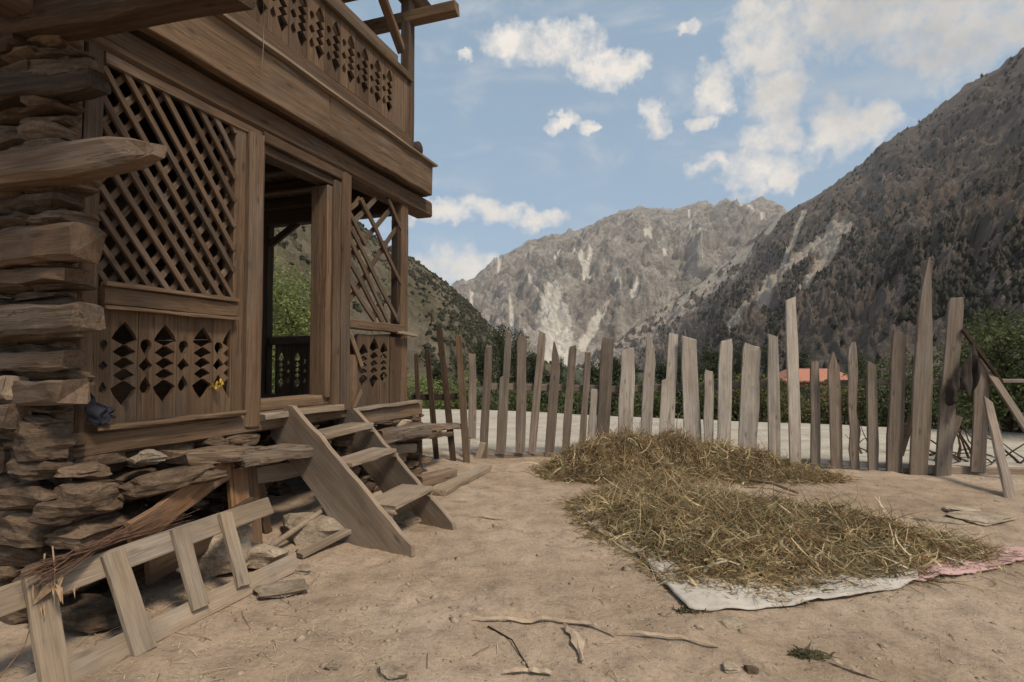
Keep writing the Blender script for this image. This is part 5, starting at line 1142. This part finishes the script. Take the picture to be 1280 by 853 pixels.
# ------------------------------------------------------------------ shrubs, trees and a far house
L_GREEN = leaf_mat('leaf_green', (.045, .060, .020), (.085, .105, .036), (.150, .170, .065)); L_BRIGHT = leaf_mat('leaf_bright', (.09, .115, .036), (.17, .20, .065), (.27, .30, .115))
L_DARK = leaf_mat('leaf_dark', (.022, .030, .014), (.048, .060, .025), (.085, .098, .042)); L_OLIVE = leaf_mat('leaf_olive', (.07, .072, .028), (.13, .13, .05), (.20, .19, .085))
def crown_data(lobes, n, size, seed):
    rg = np.random.default_rng(seed); w = np.array([l[3]*l[4] for l in lobes]); k = rg.choice(len(lobes), n, p=w/w.sum()); Lb = np.array(lobes)
    d = rg.normal(size=(n, 3)); d /= np.linalg.norm(d, axis=1)[:, None]; rr = rg.random(n)**.45
    rr *= .72 + .5*fbm(d[:, 0]*3 + k*7, d[:, 1]*3 + d[:, 2]*2, seed, 3)
    C = Lb[k, :3] + d * rr[:, None] * np.stack([Lb[k, 3], Lb[k, 3], Lb[k, 4]], -1); C[:, 2] = np.maximum(C[:, 2], .03)
    a = rg.normal(size=(n, 3)); a[:, 2] -= .3; a /= np.linalg.norm(a, axis=1)[:, None]; b_ = np.cross(a, rg.normal(size=(n, 3))); b_ /= np.linalg.norm(b_, axis=1)[:, None]
    s = (size * rg.uniform(.6, 1.3, n))[:, None]; c = np.cross(a, b_)
    V = np.stack([C - a*s*.5, C + b_*s*.26 + c*s*.08, C + a*s*.5, C - b_*s*.26 + c*s*.08], 1)
    return V.reshape(-1, 3), np.arange(n*4).reshape(-1, 4)
def lobes_for(h, w, n, seed, base=.15):
    rg = random.Random(seed); out = []
    for i in range(n):
        z = h*(base + (1 - base)*(i + .5)/n * .9); r = w*.5*(1 - .55*abs((z/h) - .45)*1.3); a = rg.uniform(0, 6.28); q = w*.28*rg.uniform(.2, 1)
        out.append((math.cos(a)*q, math.sin(a)*q, z, r*rg.uniform(.5, .85), h*rg.uniform(.13, .22)))
    return out
def limbs(lobes, r, seed):
    rg = random.Random(seed); parts = []
    for (x, y, z, a, c) in lobes:
        e = Vector((x, y, z)); parts.append(tube_data([Vector((rg.gauss(0, r), rg.gauss(0, r), -.15)), Vector((x*.3 + rg.gauss(0, .05), y*.3 + rg.gauss(0, .05), z*.45)), e], r, r*.25, 5))
    return join_data(parts)
PROTO = {}
def plant(name, key, loc, h, w, matl, label, cat, group=None, n=2600, leaf=.09, nl=9, rz=0.0, fresh=False, r=.03, base=.15):
    if key not in PROTO:
        lb = lobes_for(h, w, nl, hash_int(key), base); V, F = crown_data(lb, n, leaf, hash_int(key)); lv, lf = limbs(lb, r, 3)
        PROTO[key] = (fast_mesh('crown', V, F), mesh('stem', lv, lf), h)
    c, s, h0 = PROTO[key]; o = empty(name, loc, rz, label=label, cat=cat, group=group); k = h/h0
    for nm, me, mt in (('crown', c, matl), ('stem', s, W_DARK)):
        q = bpy.data.objects.new(nm, me); COL.objects.link(q); q.parent = o; q.scale = (k, k, k)
        if not me.materials: me.materials.append(mt)
        q.material_slots[0].link = 'OBJECT'; q.material_slots[0].material = mt
    return o
def hash_int(s): return sum(ord(ch)*(i+3) for i, ch in enumerate(s))
rg = random.Random(31)
def bush(px, ytop, D, key, matl, label, group, wf=1.0):
    top = at(px, ytop, D); zb = gz(top.x, D); h = top.z - zb
    plant('shrub', key, (top.x, D, zb), h, 1.9*wf, matl, label, 'shrub', group, rz=rg.uniform(0, 6), n=3000, leaf=.085)
GB = 'green shrubs beyond the pale gravel'
for i, (px, yt, D) in enumerate([(505, 462, 17.5), (535, 470, 17), (560, 466, 17.2), (578, 480, 16.8)]):
    bush(px, yt, D, 'bushA%d' % (i % 2), L_BRIGHT, 'bright green leafy shrub seen through the slats of the gate', 'bright shrubs behind the gate')
for i, (px, yt, D) in enumerate([(604, 488, 16), (628, 478, 17), (655, 484, 16), (682, 474, 17), (708, 482, 16), (735, 478, 16.5), (765, 470, 17), (800, 478, 15.5), (828, 484, 15), (855, 476, 15.5), (880, 470, 15.2), (905, 474, 14.6)]):
    bush(px, yt, D, 'bushB%d' % (i % 3), L_GREEN if i % 3 else L_DARK, 'mid green shrub at the far edge of the pale gravel behind the fence' if i % 3 else 'dark leaved shrub at the far edge of the pale gravel behind the fence', GB)
for i, (px, yt, D) in enumerate([(925, 470, 14.2), (955, 468, 13.8), (985, 474, 13.4), (1012, 478, 13.3), (1045, 476, 13)]):
    bush(px, yt, D, 'bushC%d' % (i % 2), L_OLIVE, 'yellowish olive shrub in front of the house with the red roof', 'olive shrubs near the far house')
for i, (px, yt, D) in enumerate([(1075, 462, 12.8), (1105, 440, 13.5), (1140, 455, 12.5), (1170, 462, 12), (1205, 470, 11.5)]):
    bush(px, yt, D, 'bushD%d' % (i % 2), L_GREEN if i % 2 else L_DARK, 'dense mid green shrub behind the tall pickets near the hung jacket' if i % 2 else 'dense dark leaved shrub behind the tall pickets near the hung jacket', 'shrubs behind the tall pickets')
# taller dark trees in the valley
for i, (px, yt, D) in enumerate([(604, 428, 60), (628, 405, 75), (645, 408, 80), (668, 440, 70), (700, 446, 62), (735, 450, 66), (770, 446, 58), (812, 442, 60), (850, 440, 52), (890, 436, 56), (925, 434, 48), (958, 432, 52), (745, 453, 44), (758, 456, 38), (790, 452, 46), (832, 450, 44), (715, 458, 40), (880, 452, 40), (1000, 440, 60), (1075, 440, 42), (575, 440, 50), (548, 452, 45)]):
    top = at(px, yt, D); zb = gz(top.x, D) - .3; h = top.z - zb
    plant('tree', 'treeV%d' % (i % 3), (top.x, D, zb), h, 4.2, L_DARK, ('dark tree at the foot of the brown scrubby hill' if px < 690 else 'dark tree beyond the shrubs below the far grey mountain' if px < 860 else 'dark tree at the foot of the steep wooded mountain'), 'tree', 'dark trees in the valley', n=3200, leaf=.26, nl=12, rz=rg.uniform(0, 6), r=.12)
# big trees at the right edge and behind the veranda
for (px, yt, D, wdt, key, matl, label) in [(1262, 402, 9.6, 2.6, 'treeR', L_GREEN, 'leafy green tree standing behind the end of the fence'), (1335, 372, 9.0, 3.0, 'treeS', L_GREEN, 'taller leafy tree half out of view past the end of the fence')]:
    top = at(px, yt, D); zb = gz(top.x, D); plant('tree', key, (top.x, D, zb), top.z - zb, wdt, matl, label, 'tree', n=7000, leaf=.075, nl=14, r=.05)
for (px, yt, D, wdt, key, matl, label) in [(368, 350, 13.5, 2.4, 'treeD', L_BRIGHT, 'light green tree seen through the open veranda door'), (335, 322, 15.5, 2.6, 'treeE', L_BRIGHT, 'taller light green tree behind the inner post of the veranda'), (398, 400, 18, 2.4, 'treeF', L_DARK, 'dark bush behind the light green tree seen through the veranda door'), (455, 425, 20, 3, 'treeG', L_GREEN, 'green bush seen through the broken lattice beside the door')]:
    top = at(px, yt, D); zb = gz(top.x, D); plant('tree', key, (top.x, D, zb), top.z - zb, wdt, matl, label, 'tree', n=6000, leaf=.10, nl=12, r=.05)

RED = plain('red_roof_paint', (.36, .145, .09), (.44, .19, .125), 3, .6, .1); ORW = plain('orange_wall', (.30, .14, .075), (.38, .19, .10), 2); GLASS = plain('dark_glass', (.03, .03, .035), (.06, .06, .07), 1, .2, 0)
D = 38.0; c0 = at(1014, 505, D); zb = gz(c0.x, D) ; fh = empty('far_house', (c0.x, D, zb), R(-8), label='small orange house with a red roof among the shrubs', cat='house')
zt = at(1014, 474, D).z - zb; zr = at(1014, 461, D).z - zb
boxbeam('wall', (-1.7, -1.4, 0), (1.9, 2.2, zt), ORW, fh, 'x', seg=1, bev=.01)
v = [(-2.2, -1.9, zt - .05), (2.4, -1.9, zt - .05), (2.4, 2.7, zt - .05), (-2.2, 2.7, zt - .05), (-1.3, .4, zr), (1.5, .4, zr)]
v += [(x, y, z - .1) for x, y, z in v[:4]]
link('roof', mesh('roof', v, [(0, 1, 5, 4), (1, 2, 5), (2, 3, 4, 5), (3, 0, 4), (6, 7, 1, 0), (7, 8, 2, 1), (8, 9, 3, 2), (9, 6, 0, 3), (9, 8, 7, 6)]), RED, fh)
for x in (-.9, .9): boxbeam('window', (x - .35, -1.44, zt - 1.5), (x + .35, -1.36, zt - .5), GLASS, fh, 'x', seg=1)
c0 = at(779, 533, 16.5); sh = empty('small_shed', (c0.x, 16.5, gz(c0.x, 16.5)), R(20), label='small grey shed with a pale slanting roof sheet among the shrubs', cat='shed')
hz_ = at(779, 536, 16.5).z - sh.location.z
boxbeam('wall', (-.38, -.3, 0), (.34, .5, hz_), W_GREYD, sh, 'x', seg=1)
beam('roof', (-.5, .1, hz_ - .05), (.45, .1, hz_ + .30), 1.1, .04, plain('pale_sheet', (.5, .48, .45), (.62, .6, .57), 4), sh)
